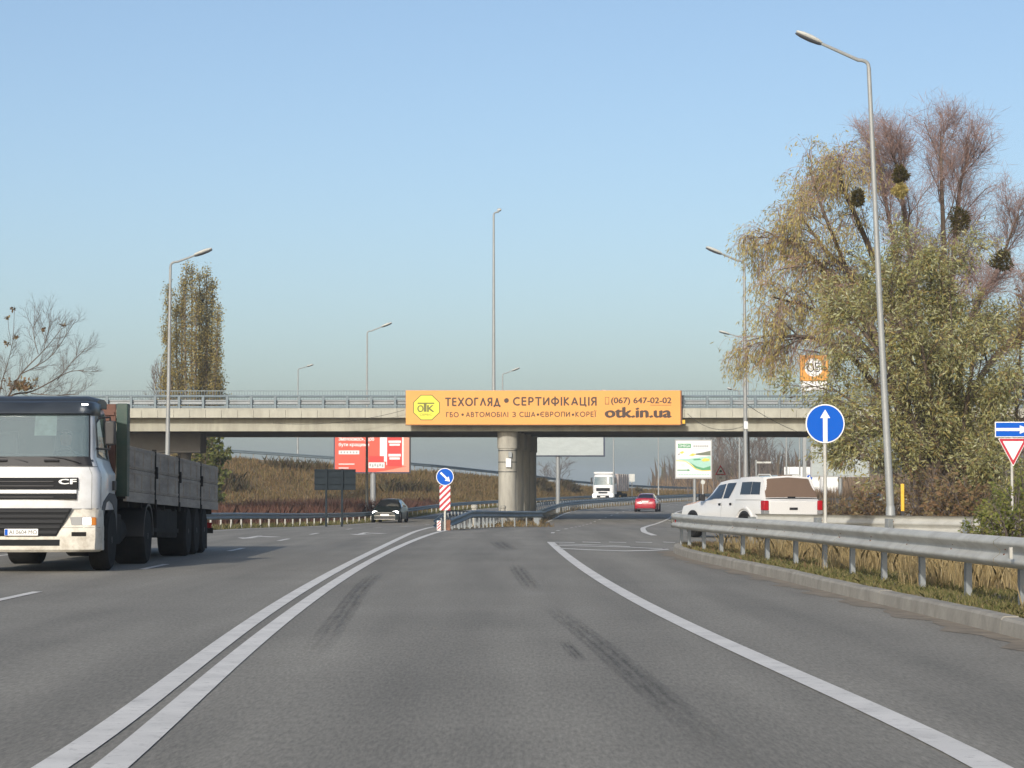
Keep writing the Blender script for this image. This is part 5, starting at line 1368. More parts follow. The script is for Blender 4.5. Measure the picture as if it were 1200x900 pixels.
sedan('red saloon car driving away in the curve beyond the bridge', (X(755.8, d) + .62, d + 4.4, gz(d)), math.pi - R(8.0), 'car_red', name='saloon_car')
d = 145.
sedan('dark green saloon car with lit headlights coming from under the bridge', (X(451, d), d, gz(d)), -R(5.5), 'car_dark', lit=True, chrome=True, name='saloon_car')
d = 172.
sedan('blue-grey car parked behind the iron fence under the willow', (X(1004, d), d, gz(d) + .2), -R(30), 'car_blue', name='parked_car')

# ---- white pickup with a canopy -----------------------------------------------------------
PH = R(23.5)
pc = Vector((6.78, 70.0, 0))
pf = pc + Vector((-math.sin(PH), math.cos(PH), 0)) * 2.6
pk = thing('pickup_truck', 'white double-cab pickup with closed canopy, pulling away behind the guard rails', 'pickup', pf, math.pi + PH)
pk.scale = (1, 1, .965)
S = [st_(0, .92, (.55, .90), (.66, .84), (.74, .62), (.70, .36)), st_(.14, 1.03, (.62, 1.01), (.80, .94), (.87, .66), (.84, .34)),
     st_(1.05, 1.14, (.66, 1.12), (.86, 1.03), (.91, .7), (.89, .33)), st_(1.42, 1.19, (.68, 1.17), (.87, 1.08), (.92, .7), (.9, .33)),
     st_(2.1, 1.70, (.60, 1.66), (.86, 1.11), (.92, .72), (.9, .33)), st_(2.8, 1.77, (.67, 1.73), (.87, 1.13), (.92, .72), (.9, .33)),
     st_(3.42, 1.79, (.69, 1.75), (.87, 1.14), (.92, .72), (.9, .33)), st_(3.52, 1.83, (.74, 1.79), (.88, 1.15), (.92, .72), (.9, .36)),
     st_(4.2, 1.86, (.76, 1.81), (.885, 1.15), (.92, .74), (.9, .42)), st_(4.86, 1.84, (.75, 1.79), (.885, 1.15), (.92, .74), (.9, .45)),
     st_(5.10, 1.17, (.82, 1.16), (.87, 1.13), (.91, .74), (.89, .47)), st_(5.17, 1.12, (.80, 1.11), (.85, 1.09), (.89, .74), (.87, .5))]
lf = Loft(S); lf.cen = Vector((0, 2.7, .9)); cw = M['car_white']
lf.shell(MB()).build('body', cw, pk, angle=38)
lf.patch(MB(), [(3.08, -1.0), (3.94, -.98), (3.94, .98), (3.08, 1.0)], .008, 8).build('windscreen', M['dark_glass'], pk)
lf.patch(MB(), [(9.08, -1.1), (9.93, -1.02), (9.93, 1.02), (9.08, 1.1)], .008, 8).build('rear_window', M['brown_glass'], pk)
lf.patch(MB(), [(9.96, -1.2), (10.06, -1.2), (10.06, 1.2), (9.96, 1.2)], .012, 6).build('canopy_seal', M['grille'], pk)
for s_ in (1, -1):
    lf.patch(MB(), [(3.3, 1.9*s_), (3.97, 1.17*s_), (4.72, 1.17*s_), (4.72, 1.92*s_)], .007, 6).build('side_window', M['dark_glass'], pk)
    lf.patch(MB(), [(4.85, 1.92*s_), (4.85, 1.17*s_), (5.75, 1.17*s_), (5.4, 1.92*s_)], .007, 6).build('side_window', M['dark_glass'], pk)
    lf.patch(MB(), [(7.25, 1.78*s_), (7.25, 1.22*s_), (8.15, 1.22*s_), (8.15, 1.78*s_)], .007, 6).build('canopy_window', M['dark_glass'], pk)
    lf.patch(MB(), [(8.17, 1.78*s_), (8.17, 1.22*s_), (8.85, 1.22*s_), (8.95, 1.78*s_)], .007, 6).build('canopy_window', M['dark_glass'], pk)
    lf.patch(MB(), [(6.6, 2.0*s_), (6.6, 2.06*s_), (9.95, 2.06*s_), (9.95, 2.0*s_)], .004, 8).build('canopy_joint', M['bb_grey'], pk)
    for tt in (4.78, 6.5): lf.patch(MB(), [(tt, 1.95*s_), (tt, 3.6*s_), (tt + .03, 3.6*s_), (tt + .03, 1.95*s_)], .003, 6).build('door_seam', M['bb_grey'], pk)
    for tt in (4.55, 5.55): lf.patch(MB(), [(tt, 2.22*s_), (tt, 2.38*s_), (tt + .2, 2.38*s_), (tt + .2, 2.22*s_)], .022, 2).build('door_handle', M['grille'], pk)
    MB().box(*sorted((.78*s_, .935*s_)), 5.0, 5.205, .84, 1.12).build('tail_lamp', M['taillight'], pk, bevel=.02)
    MB().box(*sorted((.78*s_, .94*s_)), 5.02, 5.21, .72, .836).build('reversing_lamp', M['lens'], pk, bevel=.015)
    MB().box(*sorted((.92*s_, 1.1*s_)), 1.62, 1.76, 1.1, 1.3).build('mirror', M['black'], pk, bevel=.03)
    for y in (.95, 4.05): MB().lathe([(.405, 0), (.405, .02)], (.908*s_ if s_ > 0 else -.928, y, .42), 'x', 28).build('wheel_arch', M['black'], pk)
    arc = [(4.05 + .52*math.cos(a), .42 + .52*math.sin(a)) for a in [math.pi * k / 14 for k in range(15)]]; arc2 = [(4.05 + .455*math.cos(a), .42 + .455*math.sin(a)) for a in [math.pi * k / 14 for k in range(14, -1, -1)]]
    MB().prism(arc + arc2, .89*s_, .955*s_, 'x').build('wheel_flare', cw, pk, bevel=.01)
    MB().tube([(.46*s_, 4.0, 1.80), (.46*s_, 4.06, 1.875), (.46*s_, 4.7, 1.868), (.46*s_, 4.78, 1.80)], .02, 8).build('roof_rail', M['lamp_head'], pk)
MB().box(-.76, .76, 5.172, 5.20, .62, 1.09).build('tailgate', cw, pk, bevel=.015)
MB().box(-.13, .13, 5.202, 5.215, .85, .92).build('tailgate_handle', M['black'], pk, bevel=.01)
MB().box(-.12, .12, 5.06, 5.10, 1.19, 1.235).build('canopy_latch', M['grille'], pk)
MB().box(-.17, .17, 4.62, 4.84, 1.82, 1.862).build('brake_lamp', M['brown_glass'], pk, bevel=.01)
MB().box(-.86, .86, 5.15, 5.32, .46, .58).build('rear_bumper', M['chrome'], pk, bevel=.02)
MB().box(-.26, .26, 5.322, 5.33, .47, .57).build('number_plate', M['plate'], pk)
MB().box(-.7, .7, -.02, .05, .55, .8).build('grille', M['chrome'], pk, bevel=.02)
for s_ in (1, -1): MB().box(*sorted((.5*s_, .78*s_)), -.01, .12, .72, .88).build('headlamp', M['lens'], pk, bevel=.03)
MB().box(-.82, .82, -.05, .1, .36, .54).build('front_bumper', cw, pk, bevel=.04)
wp = wheel_meshes(.385, .26, .25, M['rim_alloy'], False, 28)
for y in (.95, 4.05): wheel(wp, pk, .83, y, .385); wheel(wp, pk, -.83, y, .385, True)
MB().box(-.8, .8, .5, 4.9, .3, .45).build('underbody', M['chassis'], pk)

# ---- far white tipper truck ---------------------------------------------------------------
d = 274.
tp = thing('tipper_truck', 'far white tipper truck with lit headlights coming round the curve', 'truck', (X(706.5, d), d, gz(d)), -R(13))
cs = [outline(.9, .05, 1.2, 2.1), outline(1.6, .05, 1.22, 2.1), outline(1.95, .08, 1.22, 2.1), outline(2.9, .25, 1.14, 2.08), outline(3.15, .4, 1.08, 2.0)]
cf = Loft(cs); cf.cen = Vector((0, 1, 2)); cf.shell(MB()).build('cab', M['truck_white'], tp, angle=40)
cf.patch(MB(), [(1.95, -3.6), (2.95, -3.5), (2.95, 3.5), (1.95, 3.6)], .01, 8).build('windscreen', M['screen'], tp)
cf.patch(MB(), [(1.97, -3.5), (2.93, -3.4), (2.93, 3.4), (1.97, 3.5)], .005, 8).build('cab_dim_sheet', bpy.data.materials['cab_shade_sheet'], tp)  # sheet on the solid shell, coloured as the dim cab inside
MB().box(-.78, .78, -.0, .06, 1.25, 1.6).build('grille', M['grille'], tp, bevel=.04)
MB().box(-.5, .5, -.02, .04, 1.0, 1.15).build('grille', M['grille'], tp)
MB().box(-1.22, 1.22, -.05, .4, .42, .95).build('bumper', M['truck_white'], tp, bevel=.05)
MB().box(-.7, .7, -.07, -.04, .5, .75).build('lower_grille', M['chassis'], tp)
MB().box(-1.1, 1.1, .25, 1.6, 3.16, 3.42).build('roof_deflector', M['truck_white'], tp, bevel=.06)
for s_ in (1, -1):
    MB().box(*sorted((.82*s_, 1.16*s_)), -.08, -.04, .66, .9).build('headlamp', M['headlight'], tp, bevel=.02)
    MB().box(*sorted((1.26*s_, 1.46*s_)), .2, .34, 2.1, 2.75).build('mirror', M['black'], tp, bevel=.03)
    MB().tube([(1.12*s_, .3, 2.7), (1.36*s_, .27, 2.78)], .03, 6).build('mirror_arm', M['black'], tp)
    cf.patch(MB(), [(2.05, 5.2*s_), (2.8, 5.1*s_), (2.85, 6.7*s_), (2.05, 6.8*s_)], .008, 5).build('door_window', M['dark_glass'], tp)
MB().box(-.3, .3, -.09, -.06, .55, .67).build('number_plate', M['plate'], tp)
tbm = mat('tipper_body_paint', (.56, .50, .45), rough=.8, var=.25, vscale=1.5, dirt=(.22, .08, .05), dirt_amt=.5)
bd = MB().hexa([(-1.22, 2.4, 1.25), (1.22, 2.4, 1.25), (1.22, 9.2, 1.25), (-1.22, 9.2, 1.25), (-1.25, 2.3, 3.2), (1.25, 2.3, 3.2), (1.25, 9.3, 3.2), (-1.25, 9.3, 3.2)]).build('tipper_body', tbm, tp, bevel=.03)
for k in range(6):
    for s_ in (1, -1): MB().box(*sorted((1.24*s_, 1.3*s_)), 2.5 + k * 1.3, 2.62 + k * 1.3, 1.3, 3.2).build('rib', tbm, bd)
MB().box(-.5, .5, .5, 9, .75, 1.2).build('chassis_frame', M['chassis'], tp)
for y in (1.4, 3.3, 7.0, 8.4): wheel(wt, tp, 1.02, y, .5); wheel(wt, tp, -1.02, y, .5, True)
# ------------------------------------------------------------------ vegetation
def rand_unit():
    v = Vector((random.gauss(0, 1), random.gauss(0, 1), random.gauss(0, 1))); return v.normalized()
def cards(name, pos, dirs, length, width, m, parent=None, lo=.45, hi=1.45, mult=1, jit=.0, dj=.5):
    """leaf-shaped four-corner faces: pos and dirs are (n,3)"""
    pos = np.asarray(pos, float); dirs = np.asarray(dirs, float)
    if mult > 1:
        pos = np.repeat(pos, mult, 0) + rng.normal(0, jit, (len(pos) * mult, 3)); dirs = np.repeat(dirs, mult, 0); dirs = dirs + rng.normal(0, dj, dirs.shape)
    n = len(pos)
    dirs /= np.linalg.norm(dirs, axis=1, keepdims=True) + 1e-9
    r_ = rng.normal(size=(n, 3)); sd = np.cross(dirs, r_); sd /= np.linalg.norm(sd, axis=1, keepdims=True) + 1e-9
    s = rng.uniform(lo, hi, (n, 1)); L_ = length * s; w = width * s
    v = np.stack([pos, pos + dirs * L_ * .45 + sd * w / 2, pos + dirs * L_, pos + dirs * L_ * .45 - sd * w / 2], 1).reshape(-1, 3)
    f = np.arange(4 * n).reshape(-1, 4)
    o = fast_mesh(name, v, f, m, parent)
    return o
def blades(name, pts, hmin, hmax, w, m, lean=.35, label=None, cat=None, n_per=1, parent=None):
    pts = np.asarray(pts, float); n = len(pts)
    h = rng.uniform(hmin, hmax, (n, 1)); a = rng.uniform(0, 2 * np.pi, n)
    sd = np.stack([np.cos(a), np.sin(a), np.zeros(n)], 1) * w * rng.uniform(.6, 1.3, (n, 1)) / 2
    ln = rng.normal(0, lean, (n, 3)) * h; ln[:, 2] = 0
    up = np.concatenate([np.zeros((n, 2)), h], 1)
    v = np.stack([pts - sd, pts + sd, pts + up * .6 + ln * .35 + sd * .7, pts + up + ln, pts + up * .6 + ln * .35 - sd * .7], 1).reshape(-1, 3)
    f = np.arange(5 * n).reshape(-1, 5)
    o = fast_mesh(name, v, f, m, parent)
    if label: tag(o, label, cat, kind='stuff')
    return o

class Tree:
    """stems given as point lists; limbs and twigs grown from them"""
    def __init__(s): s.wood = MB(); s.twig = MB(); s.lp = []; s.ld = []; s.fp = []; s.fd = []; s.fl, s.fw, s.fm = .45, .009, 2
    def limb(s, path, r0, r1, mb=None, n=6): 
        k = len(path); (mb or s.wood).tube(path, [r0 + (r1 - r0) * i / (k - 1) for i in range(k)], n, caps=False)
    def grow(s, p, d, L_, nseg, wob, droop):
        out = [p.copy()]; d = d.copy()
        for i in range(nseg):
            d = (d + rand_unit() * wob + Vector((0, 0, droop * (i + 1) / nseg))).normalized()
            p = p + d * (L_ / nseg); out.append(p.copy())
        return out
    def side_shoots(s, path, n, L_, ang, up, r, lvl, nseg, wob, droop, t0=.2, taper=.6, leaf=None, mb=None, sides=4, fan=None):
        """children along a path; returns their paths"""
        res = []; K = len(path) - 1
        for i in range(n):
            t = t0 + (1 - t0) * (i + random.random()) / n
            k = min(int(t * K), K - 1); a = t * K - k
            p = path[k].lerp(path[k+1], a); tg = (path[k+1] - path[k]).normalized()
            sd = tg.cross(rand_unit()).normalized()
            d = (tg * math.cos(ang) + sd * math.sin(ang) + Vector((0, 0, up))).normalized()
            l = L_ * (1 - taper * t) * random.uniform(.6, 1.25)
            q = s.grow(p, d, l, nseg, wob, droop)
            s.limb(q, r * (1 - .4 * t), r * .35, mb, sides)
            res.append(q)
            if lvl == 3 and s.fm and not leaf:
                for j in range(len(q) - 1): s.fp.append(tuple(q[j])); s.fd.append(tuple(q[j+1] - q[j] + (q[j+1] - q[j]).length * rand_unit() * .4))
            if leaf:
                for _ in range(leaf):
                    u = random.uniform(.15, 1) * nseg; j = min(int(u), nseg - 1)
                    s.lp.append(tuple(q[j].lerp(q[j+1], u - j))); 
                    dd = (q[j+1] - q[j]).normalized() + rand_unit() * .75 + Vector((0, 0, -.45)); s.ld.append(tuple(dd))
        return res
def smooth_path(pts, n=10):
    pts = [Vector(p) for p in pts]
    if len(pts) == 2: return [pts[0].lerp(pts[1], k / n) for k in range(n + 1)]
    out = []
    P = [pts[0] * 2 - pts[1]] + pts + [pts[-1] * 2 - pts[-2]]
    for i in range(1, len(P) - 2):
        for k in range(n):
            t = k / n; a, b, c, d = P[i-1], P[i], P[i+1], P[i+2]
            out.append(.5 * ((2*b) + (c - a)*t + (2*a - 5*b + 4*c - d)*t*t + (3*b - a - 3*c + d)*t**3))
    out.append(pts[-1]); return out
def finish(tr_, name, label, base, bark, twig, leafs=None, group=None, cat='tree'):
    t = thing(name, label, cat, base, 0, group)
    tr_.wood.o = Vector(base); tr_.wood.build('trunk', M[bark], t, angle=80)
    if tr_.twig.v:
        tr_.twig.o = Vector(base); tr_.twig.build('twigs', M[twig], t, angle=80)
    if leafs:
        for (mname, L_, w_, sel, *ex) in leafs:
            lp = np.array([p for p in tr_.lp]); ld = np.array(tr_.ld)
            k = sel(lp)
            if name == 'willow_tree':      # a thin spot in the crown
                ppx = 600 + lp[:, 0] / lp[:, 1] * FPX; ppy = HY - (lp[:, 2] - CAMH) / lp[:, 1] * FPX
                keep = ~((ppx > 926) & (ppx < 968) & (ppy > 402) & (ppy < 466)) | (rng.random(len(lp)) < .22)
                k = np.nonzero(keep)[0] if isinstance(k, slice) else k[keep[k]]
            o = cards('crown', lp[k] - np.array(base), ld[k], L_, w_, M[mname], t, mult=ex[0] if ex else 1, jit=ex[1] if ex else 0)
    if tr_.fp:
        cards('fine_twigs', np.array(tr_.fp) - np.array(base), np.array(tr_.fd), tr_.fl, tr_.fw, M[twig], t, mult=tr_.fm, jit=.12, dj=.35)
    return t

# -- tall willow (bare reddish tops, yellow hanging leaves on its left side) ----------------
D = 86.
T = Tree()
stems = [[(1092, 600), (1075, 520), (1030, 400), (1000, 330), (968, 235), (950, 165)],
         [(1090, 600), (1060, 470), (1010, 372), (965, 312), (918, 262), (900, 255)],
         [(1088, 600), (1050, 500), (1000, 420), (940, 378), (893, 372)],
         [(1096, 600), (1085, 470), (1060, 340), (1040, 220), (1032, 150)],
         [(1098, 600), (1090, 450), (1068, 300), (1056, 190), (1048, 150)],
         [(1102, 600), (1105, 450), (1108, 320), (1106, 200), (1105, 122)],
         [(1104, 600), (1112, 440), (1118, 320), (1126, 210), (1138, 150)],
         [(1106, 600), (1122, 460), (1140, 370), (1170, 300), (1196, 220)],
         [(1107, 600), (1135, 480), (1165, 420), (1195, 380), (1215, 330)],
         [(1094, 600), (1066, 420), (1020, 290), (985, 190), (985, 150)],
         [(1086, 600), (1050, 470), (1004, 396), (952, 346), (908, 318)], [(1088, 600), (1056, 440), (1016, 340), (972, 280), (935, 215)]]
for i, s_ in enumerate(stems):
    pts = [W(px, py + (30 if k == len(s_) - 1 else 16 if k == len(s_) - 2 else 0), D + random.uniform(-2.2, 2.2) * min(1, k / 2)) for k, (px, py) in enumerate(s_)]
    pts[0].z = gz(D) - .1
    path = smooth_path(pts, 6); T.limb(path, .17, .03, n=8)
    leftish = i in (0, 1, 2, 9, 10, 11)
    limbs = T.side_shoots(path, (17 if not leftish else 12), 2.5, .55, .25 if not leftish else .08, .038, 1, 6, .16, .05 if not leftish else -.10, .25, .55)
    for q in limbs + [path[-8:], path[-14:]]:
        subs = T.side_shoots(q, 10, 1.15, .6, .2 if not leftish else -.05, .014, 2, 4, .2, .03 if not leftish else -.35, .12, .4, mb=T.twig, sides=3)
        for w_ in subs:
            low = w_[0].z < (7.5 if not leftish else 30)
            T.side_shoots(w_, 5 if not leftish else 4, .66 if not leftish else 1.15, .55, .15 if not leftish else -.35, .0085, 3, 3 if not leftish else 4, .22, .0 if not leftish else -.95, .12, .3, leaf=(5 if leftish else 3 if low else 0), mb=T.twig, sides=3)
base = tuple(W(1097, 600, D)); base = (base[0], base[1], gz(D))
finish(T, 'willow_tree', 'tall willow with bare reddish top twigs and yellow leaves hanging at left', base, 'bark', 'twig_red', [('leaf_yellow', .16, .032, lambda p: slice(None), 2, .09)], 'willow trees at the roadside')
print('willow twigs', len(T.twig.v), 'leaves', len(T.lp))

# -- silver willow in front of it --------------------------------------------------------
D = 79.
T = Tree()
stems = [[(1100, 604), (1080, 520), (1040, 430), (1000, 372), (985, 350)], [(1098, 604), (1060, 540), (1010, 480), (968, 450)], [(1104, 604), (1096, 500), (1080, 400), (1066, 316)],
         [(1106, 604), (1112, 500), (1116, 400), (1112, 300)], [(1108, 604), (1126, 520), (1140, 430), (1150, 350)], [(1110, 604), (1135, 540), (1160, 480), (1180, 440)],
         [(1102, 604), (1086, 480), (1052, 380), (1035, 300)], [(1096, 604), (1050, 560), (1005, 530), (985, 520)], [(1112, 604), (1140, 570), (1168, 540)],
         [(1103, 604), (1100, 480), (1096, 380), (1090, 290)]]
for i, s_ in enumerate(stems):
    pts = [W(px, py, D + random.uniform(-2.4, 2.4) * min(1, k / 2)) for k, (px, py) in enumerate(s_)]
    pts[0].z = gz(D) - .1
    path = smooth_path(pts, 6); T.limb(path, .12, .02, n=8)
    limbs = T.side_shoots(path, 17, 1.8, .75, .15, .028, 1, 5, .2, .0, .15, .3)
    for q in limbs + [path[-7:]]:
        if random.random() < .22: continue
        subs = T.side_shoots(q, 8, .85, .7, .1, .012, 2, 4, .25, -.1, .12, .3, leaf=random.choice((6, 12, 18, 22)), mb=T.twig, sides=3)
        for w_ in subs[::2]:
            T.side_shoots(w_, 3, .5, .6, 0, .008, 3, 3, .25, -.2, .15, .3, leaf=10, mb=T.twig, sides=3)
base = (X(1104, D), D, gz(D))
finish(T, 'willow_tree', 'bushy silver-green willow in front of the tall one, behind the near lamp', base, 'bark', 'twig_grey', [('leaf_silver', .15, .042, lambda p: slice(None), 2, .14), ('leaf_brown', .15, .05, lambda p: np.nonzero(rng.random(len(p)) < .18)[0], 1, .2)], 'willow trees at the roadside')
print('silver leaves', len(T.lp))

# -- brown half-bare tree at the right edge -------------------------------------------------
D = 92.
T = Tree()
for s_ in ([(1180, 600), (1172, 520), (1160, 440), (1150, 390)], [(1184, 600), (1190, 500), (1196, 420), (1200, 340)], [(1188, 600), (1206, 520), (1222, 440), (1236, 380)], [(1176, 600), (1150, 540), (1130, 500)]):
    pts = [W(px, py, D + random.uniform(-2, 2)) for px, py in s_]; pts[0].z = gz(D) - .1
    path = smooth_path(pts, 6); T.limb(path, .11, .02, n=7)
    for q in T.side_shoots(path, 14, 2.0, .6, .2, .03, 1, 5, .2, .04, .15, .4):
        for w_ in T.side_shoots(q, 7, .9, .6, .1, .013, 2, 4, .25, 0, .15, .3, leaf=4, mb=T.twig, sides=3):
            T.side_shoots(w_, 2, .5, .6, .1, .009, 3, 3, .25, 0, .15, .3, mb=T.twig, sides=3)
finish(T, 'tree', 'thin half-bare brown tree at the far right behind the give-way sign', (X(1182, D), D, gz(D)), 'bark', 'twig_red', [('leaf_brown', .2, .08, lambda p: slice(None))])

# -- mistletoe balls ------------------------------------------------------------------------
for px, py, r_, lab in ((1007, 230.5, 8.6, 'dark mistletoe ball left of the near lamp pole'), (1058, 203.5, 10, 'upper dark mistletoe ball right of the near lamp pole'), (1056, 222, 8.5, 'pale yellowish mistletoe ball directly under a darker one'),
                        (1127.5, 256.5, 13.5, 'largest mistletoe ball in the bare red twigs at right'), (1174.5, 305, 11.5, 'brown mistletoe ball nearest the right edge')):
    dd = 82.5; c = W(px, py, dd); R_ = r_ * dd / FPX
    n = 1500; v = rng.normal(size=(n, 3)); v /= np.linalg.norm(v, axis=1, keepdims=True); rad = R_ * rng.uniform(.3, 1.1, (n, 1)) ** .6 * (1 + .2 * np.sin(3.1 * v[:, :1] + px) + .16 * np.sin(4.3 * v[:, 2:] + py))
    t = thing('mistletoe_ball', lab, 'mistletoe', c - Vector((0, 0, R_)), 0, 'mistletoe balls in the willow')
    up = np.array([0, 0, R_])
    cards('foliage', v * rad * .95 + up, v + rng.normal(0, .7, (n, 3)), .09, .032, M['leaf_yellow' if 'pale' in lab else 'leaf_mistle'], t)
    st = MB()
    for k in range(16):
        q = Vector(v[k] * R_ * .85); st.tube([(0, 0, R_), tuple(q * .5 + Vector((0, 0, R_))), tuple(q + Vector((0, 0, R_)))], [.015, .01, .006], 4, caps=False)
    st.tube([(0, 0, R_), (0, .1, -.05)], [.03, .02], 5)
    st.build('stem', M['twig_grey'], t)

# -- poplar behind the bridge ---------------------------------------------------------------
D = 186.
T = Tree()
tips = [(196, 318), (206, 340), (216, 305), (224, 300), (233, 310), (241, 304), (248, 318), (254, 345), (260, 390), (263, 430), (190, 372), (188, 420), (212, 330), (229, 330), (246, 360), (236, 330)]
for i, (px, py) in enumerate(tips):
    py = py + 18 + 8 * (1 if px < 200 or px > 250 else 0); px = 226 + (px - 226) * (1.0 if py < 372 else .8)
    dd = D + random.uniform(-2.2, 2.2)
    bx_ = 226 + (px - 226) * .18
    pts = [W(bx_, 592, D), W(bx_ + (px - bx_) * .62, 500, D + (dd - D) * .5), W(bx_ + (px - bx_) * .95, (500 + py) / 2, dd), W(px, py, dd)]
    pts[0].z = gz(D) - .1
    path = smooth_path(pts, 7); T.limb(path, .14, .03, n=6)
    limbs = T.side_shoots(path, 26, 1.7, .27, .35, .03, 1, 4, .1, .06, .12, .5)
    for q in limbs + [path[-5:]]:
        T.side_shoots(q, 7, .7, .4, .3, .014, 2, 3, .18, .05, .1, .3, leaf=6, mb=T.twig, sides=3)
finish(T, 'poplar_tree', 'tall columnar poplar with thinning yellow-brown leaves behind the bridge', (X(226, D), D, gz(D)), 'bark_pop', 'twig_grey', [('leaf_pop', .12, .09, lambda p: slice(None), 3, .2)])
print('poplar leaves', len(T.lp))
# low green tree at its foot, seen under the bridge
D = 178.; T = Tree()
for (px, py) in ((238, 500), (248, 505), (258, 515), (232, 512), (262, 530), (244, 520)):
    pts = [W(246, 596, D), W((246 + px) / 2, 560, D), W(px, py, D + random.uniform(-1.5, 1.5))]; pts[0].z = gz(D) - .1
    path = smooth_path(pts, 6); T.limb(path, .07, .02)
    for q in T.side_shoots(path, 16, 1.3, .7, .15, .025, 1, 4, .2, 0, .1, .4): T.side_shoots(q, 5, .55, .7, 0, .012, 2, 3, .25, -.1, .1, .3, leaf=7, mb=T.twig, sides=3)
finish(T, 'young_tree', 'green-yellow young tree under the bridge beside the trailer end', (X(246, D), D, gz(D)), 'bark_pop', 'twig_grey', [('leaf_green', .26, .2, lambda p: slice(None))], cat='tree')

# -- bare tree at the far left, in front of the bridge ---------------------------------------
D = 122.; T = Tree(); T.fm = 0
trunk = smooth_path([W(-75, 620, D), W(-50, 560, D), (W(-20, 500, D)), W(-4, 470, D)], 5); trunk[0].z = gz(D) - .1
T.limb(trunk, .24, .15, n=10)
arms = [([(-4, 470), (8, 460), (24, 432), (50, 405), (72, 378)], .085, 15), ([(-2, 472), (14, 457), (36, 453), (58, 442), (80, 430), (98, 428)], .08, 16),
        ([(-4, 470), (2, 440), (8, 420), (14, 396)], .05, 10), ([(24, 432), (40, 424), (62, 408), (88, 368)], .04, 12), ([(36, 455), (60, 457), (92, 456)], .04, 10),
        ([(44, 409), (40, 394), (38, 378), (46, 362)], .03, 7), ([(50, 405), (54, 388), (58, 368)], .03, 8), ([(-10, 478), (-20, 440), (-30, 400)], .06, 9), ([(66, 440), (84, 418), (100, 402)], .03, 9)]
for pl, r_, nn in arms:
    path = smooth_path([W(px, py + 6, D + random.uniform(-.6, .6)) for px, py in pl], 5); T.limb(path, r_ * .75, .013, n=6)
    for q in T.side_shoots(path, nn, 1.35, .6, .2, .015, 1, 5, .15, .05, .15, .4, sides=4):
        for w_ in T.side_shoots(q, 6, .72, .6, .18, .008, 2, 4, .18, .04, .1, .3, mb=T.twig, sides=3):
            T.side_shoots(w_, 4, .42, .55, .1, .0055, 3, 3, .18, .03, .1, .3, mb=T.twig, sides=3)
t = finish(T, 'bare_tree', 'leafless tree leaning in over the lorry cab at the left edge', (X(-75, D), D, gz(D)), 'bark', 'twig_grey')
bo_ = Vector(t.location)
cards('dead_leaves', [W(random.gauss(24, 8), random.gauss(451, 3), D) - bo_ for _ in range(220)], rng.normal(size=(220, 3)) + [0, 0, -.5], .2, .12, M['leaf_brown'], t)
cards('dead_leaves', [W(px + random.gauss(0, 1), py + random.gauss(0, .8), D) - bo_ for px, py in ((14, 361), (7, 372), (17, 395), (7, 403), (72, 381), (50, 386)) for _ in range(22)], rng.normal(size=(132, 3)), .16, .1, M['leaf_brown'], t)
for sh in ([W(14, 396, D), W(15, 380, D), W(15.5, 361, D)], [W(12, 400, D), W(9, 386, D), W(8, 373, D)]): MB(bo_).tube(sh, .012, 4).build('shoot', M['twig_grey'], t)

# -- bare trees beyond the bridge -----------------------------------------------------------
def bare_proto(H, spread, seed, nb=16):
    random.seed(seed); T = Tree(); T.fm = 0
    tp_ = T.grow(Vector((0, 0, -.2)), Vector((0, 0, 1)), H * .95, 7, .07, .02); T.limb(tp_, H * .016, H * .003, n=6)
    for q in T.side_shoots(tp_, nb, H * spread, .65, .25, H * .006, 1, 5, .14, .08, .12, .55, sides=4):
        for w_ in T.side_shoots(q, 8, H * spread * .38, .6, .2, H * .0032, 2, 4, .18, .04, .12, .4, sides=3, mb=T.twig):
            T.side_shoots(w_, 3, H * spread * .18, .5, .1, H * .0022, 3, 3, .18, .03, .1, .3, sides=3, mb=T.twig)
    return T
protos = []
def place_bare(i, label, px, d, top, sc_=None, zb=None):
    H0 = 10.
    zb_ = gz(d) if zb is None else zb
    H = Z(top, d) - zb_
    src = protos[i % len(protos)]
    t = copy_tree(src, (X(px, d), d, zb_), random.uniform(0, 6.3), label, scale=(H / H0 * (sc_ or 1), H / H0 * (sc_ or 1), H / H0))
    return t
for k in range(3):
    T = bare_proto(10., (.42, .5, .36)[k], 40 + k, (17, 15, 20)[k])
    t = finish(T, 'bare_tree', 'x', (0, 0, 0), 'far_bark', 'far_bark', group='bare trees beyond the bridge'); protos.append(t)
spots = [(806, 330, 532, 'slim bare tree behind the green and white billboard, left of its panel'), (790, 345, 540, 'low bare tree left of the green and white billboard'),
         (845, 300, 500, 'large bare tree behind the warning triangle'), (862, 290, 490, 'tall dense bare tree left of the camera pole'), (836, 280, 512, 'bare tree between the billboard and the warning triangle'),
         (888, 285, 498, 'bare tree right behind the camera pole'), (906, 300, 508, 'spreading bare tree above the narrow sign arm'), (925, 345, 526, 'small bare tree left of the white hoarding'),
         (880, 330, 520, 'bare tree standing behind the narrow sign arm post'), (946, 360, 530, 'small bare tree above the white hoarding'), (820, 350, 522, 'far bare tree behind the top of the billboard'), (852, 320, 508, 'bare tree deep in the thicket under the bridge'),
         (778, 420, 552, 'far low bare tree beside the reeds'), (870, 262, 506, 'bare tree just behind the lamp poles under the bridge'), (912, 265, 530, 'short bare tree before the white hoarding')]
for i, (px, d, top, lab) in enumerate(spots): place_bare(i, lab, px, d, top, 1.1)
place_bare(1, 'round pale bare tree between the bridge pier and the tipper truck', 655, 345, 537, 1.7, zb=1.2)
place_bare(0, 'bare tree far behind the bridge pier, on the bank', 640, 360, 545, 1.5, zb=1.2)
place_bare(2, 'bare reddish tree left of the poplar behind the bridge', 190, 190, 432, .7)
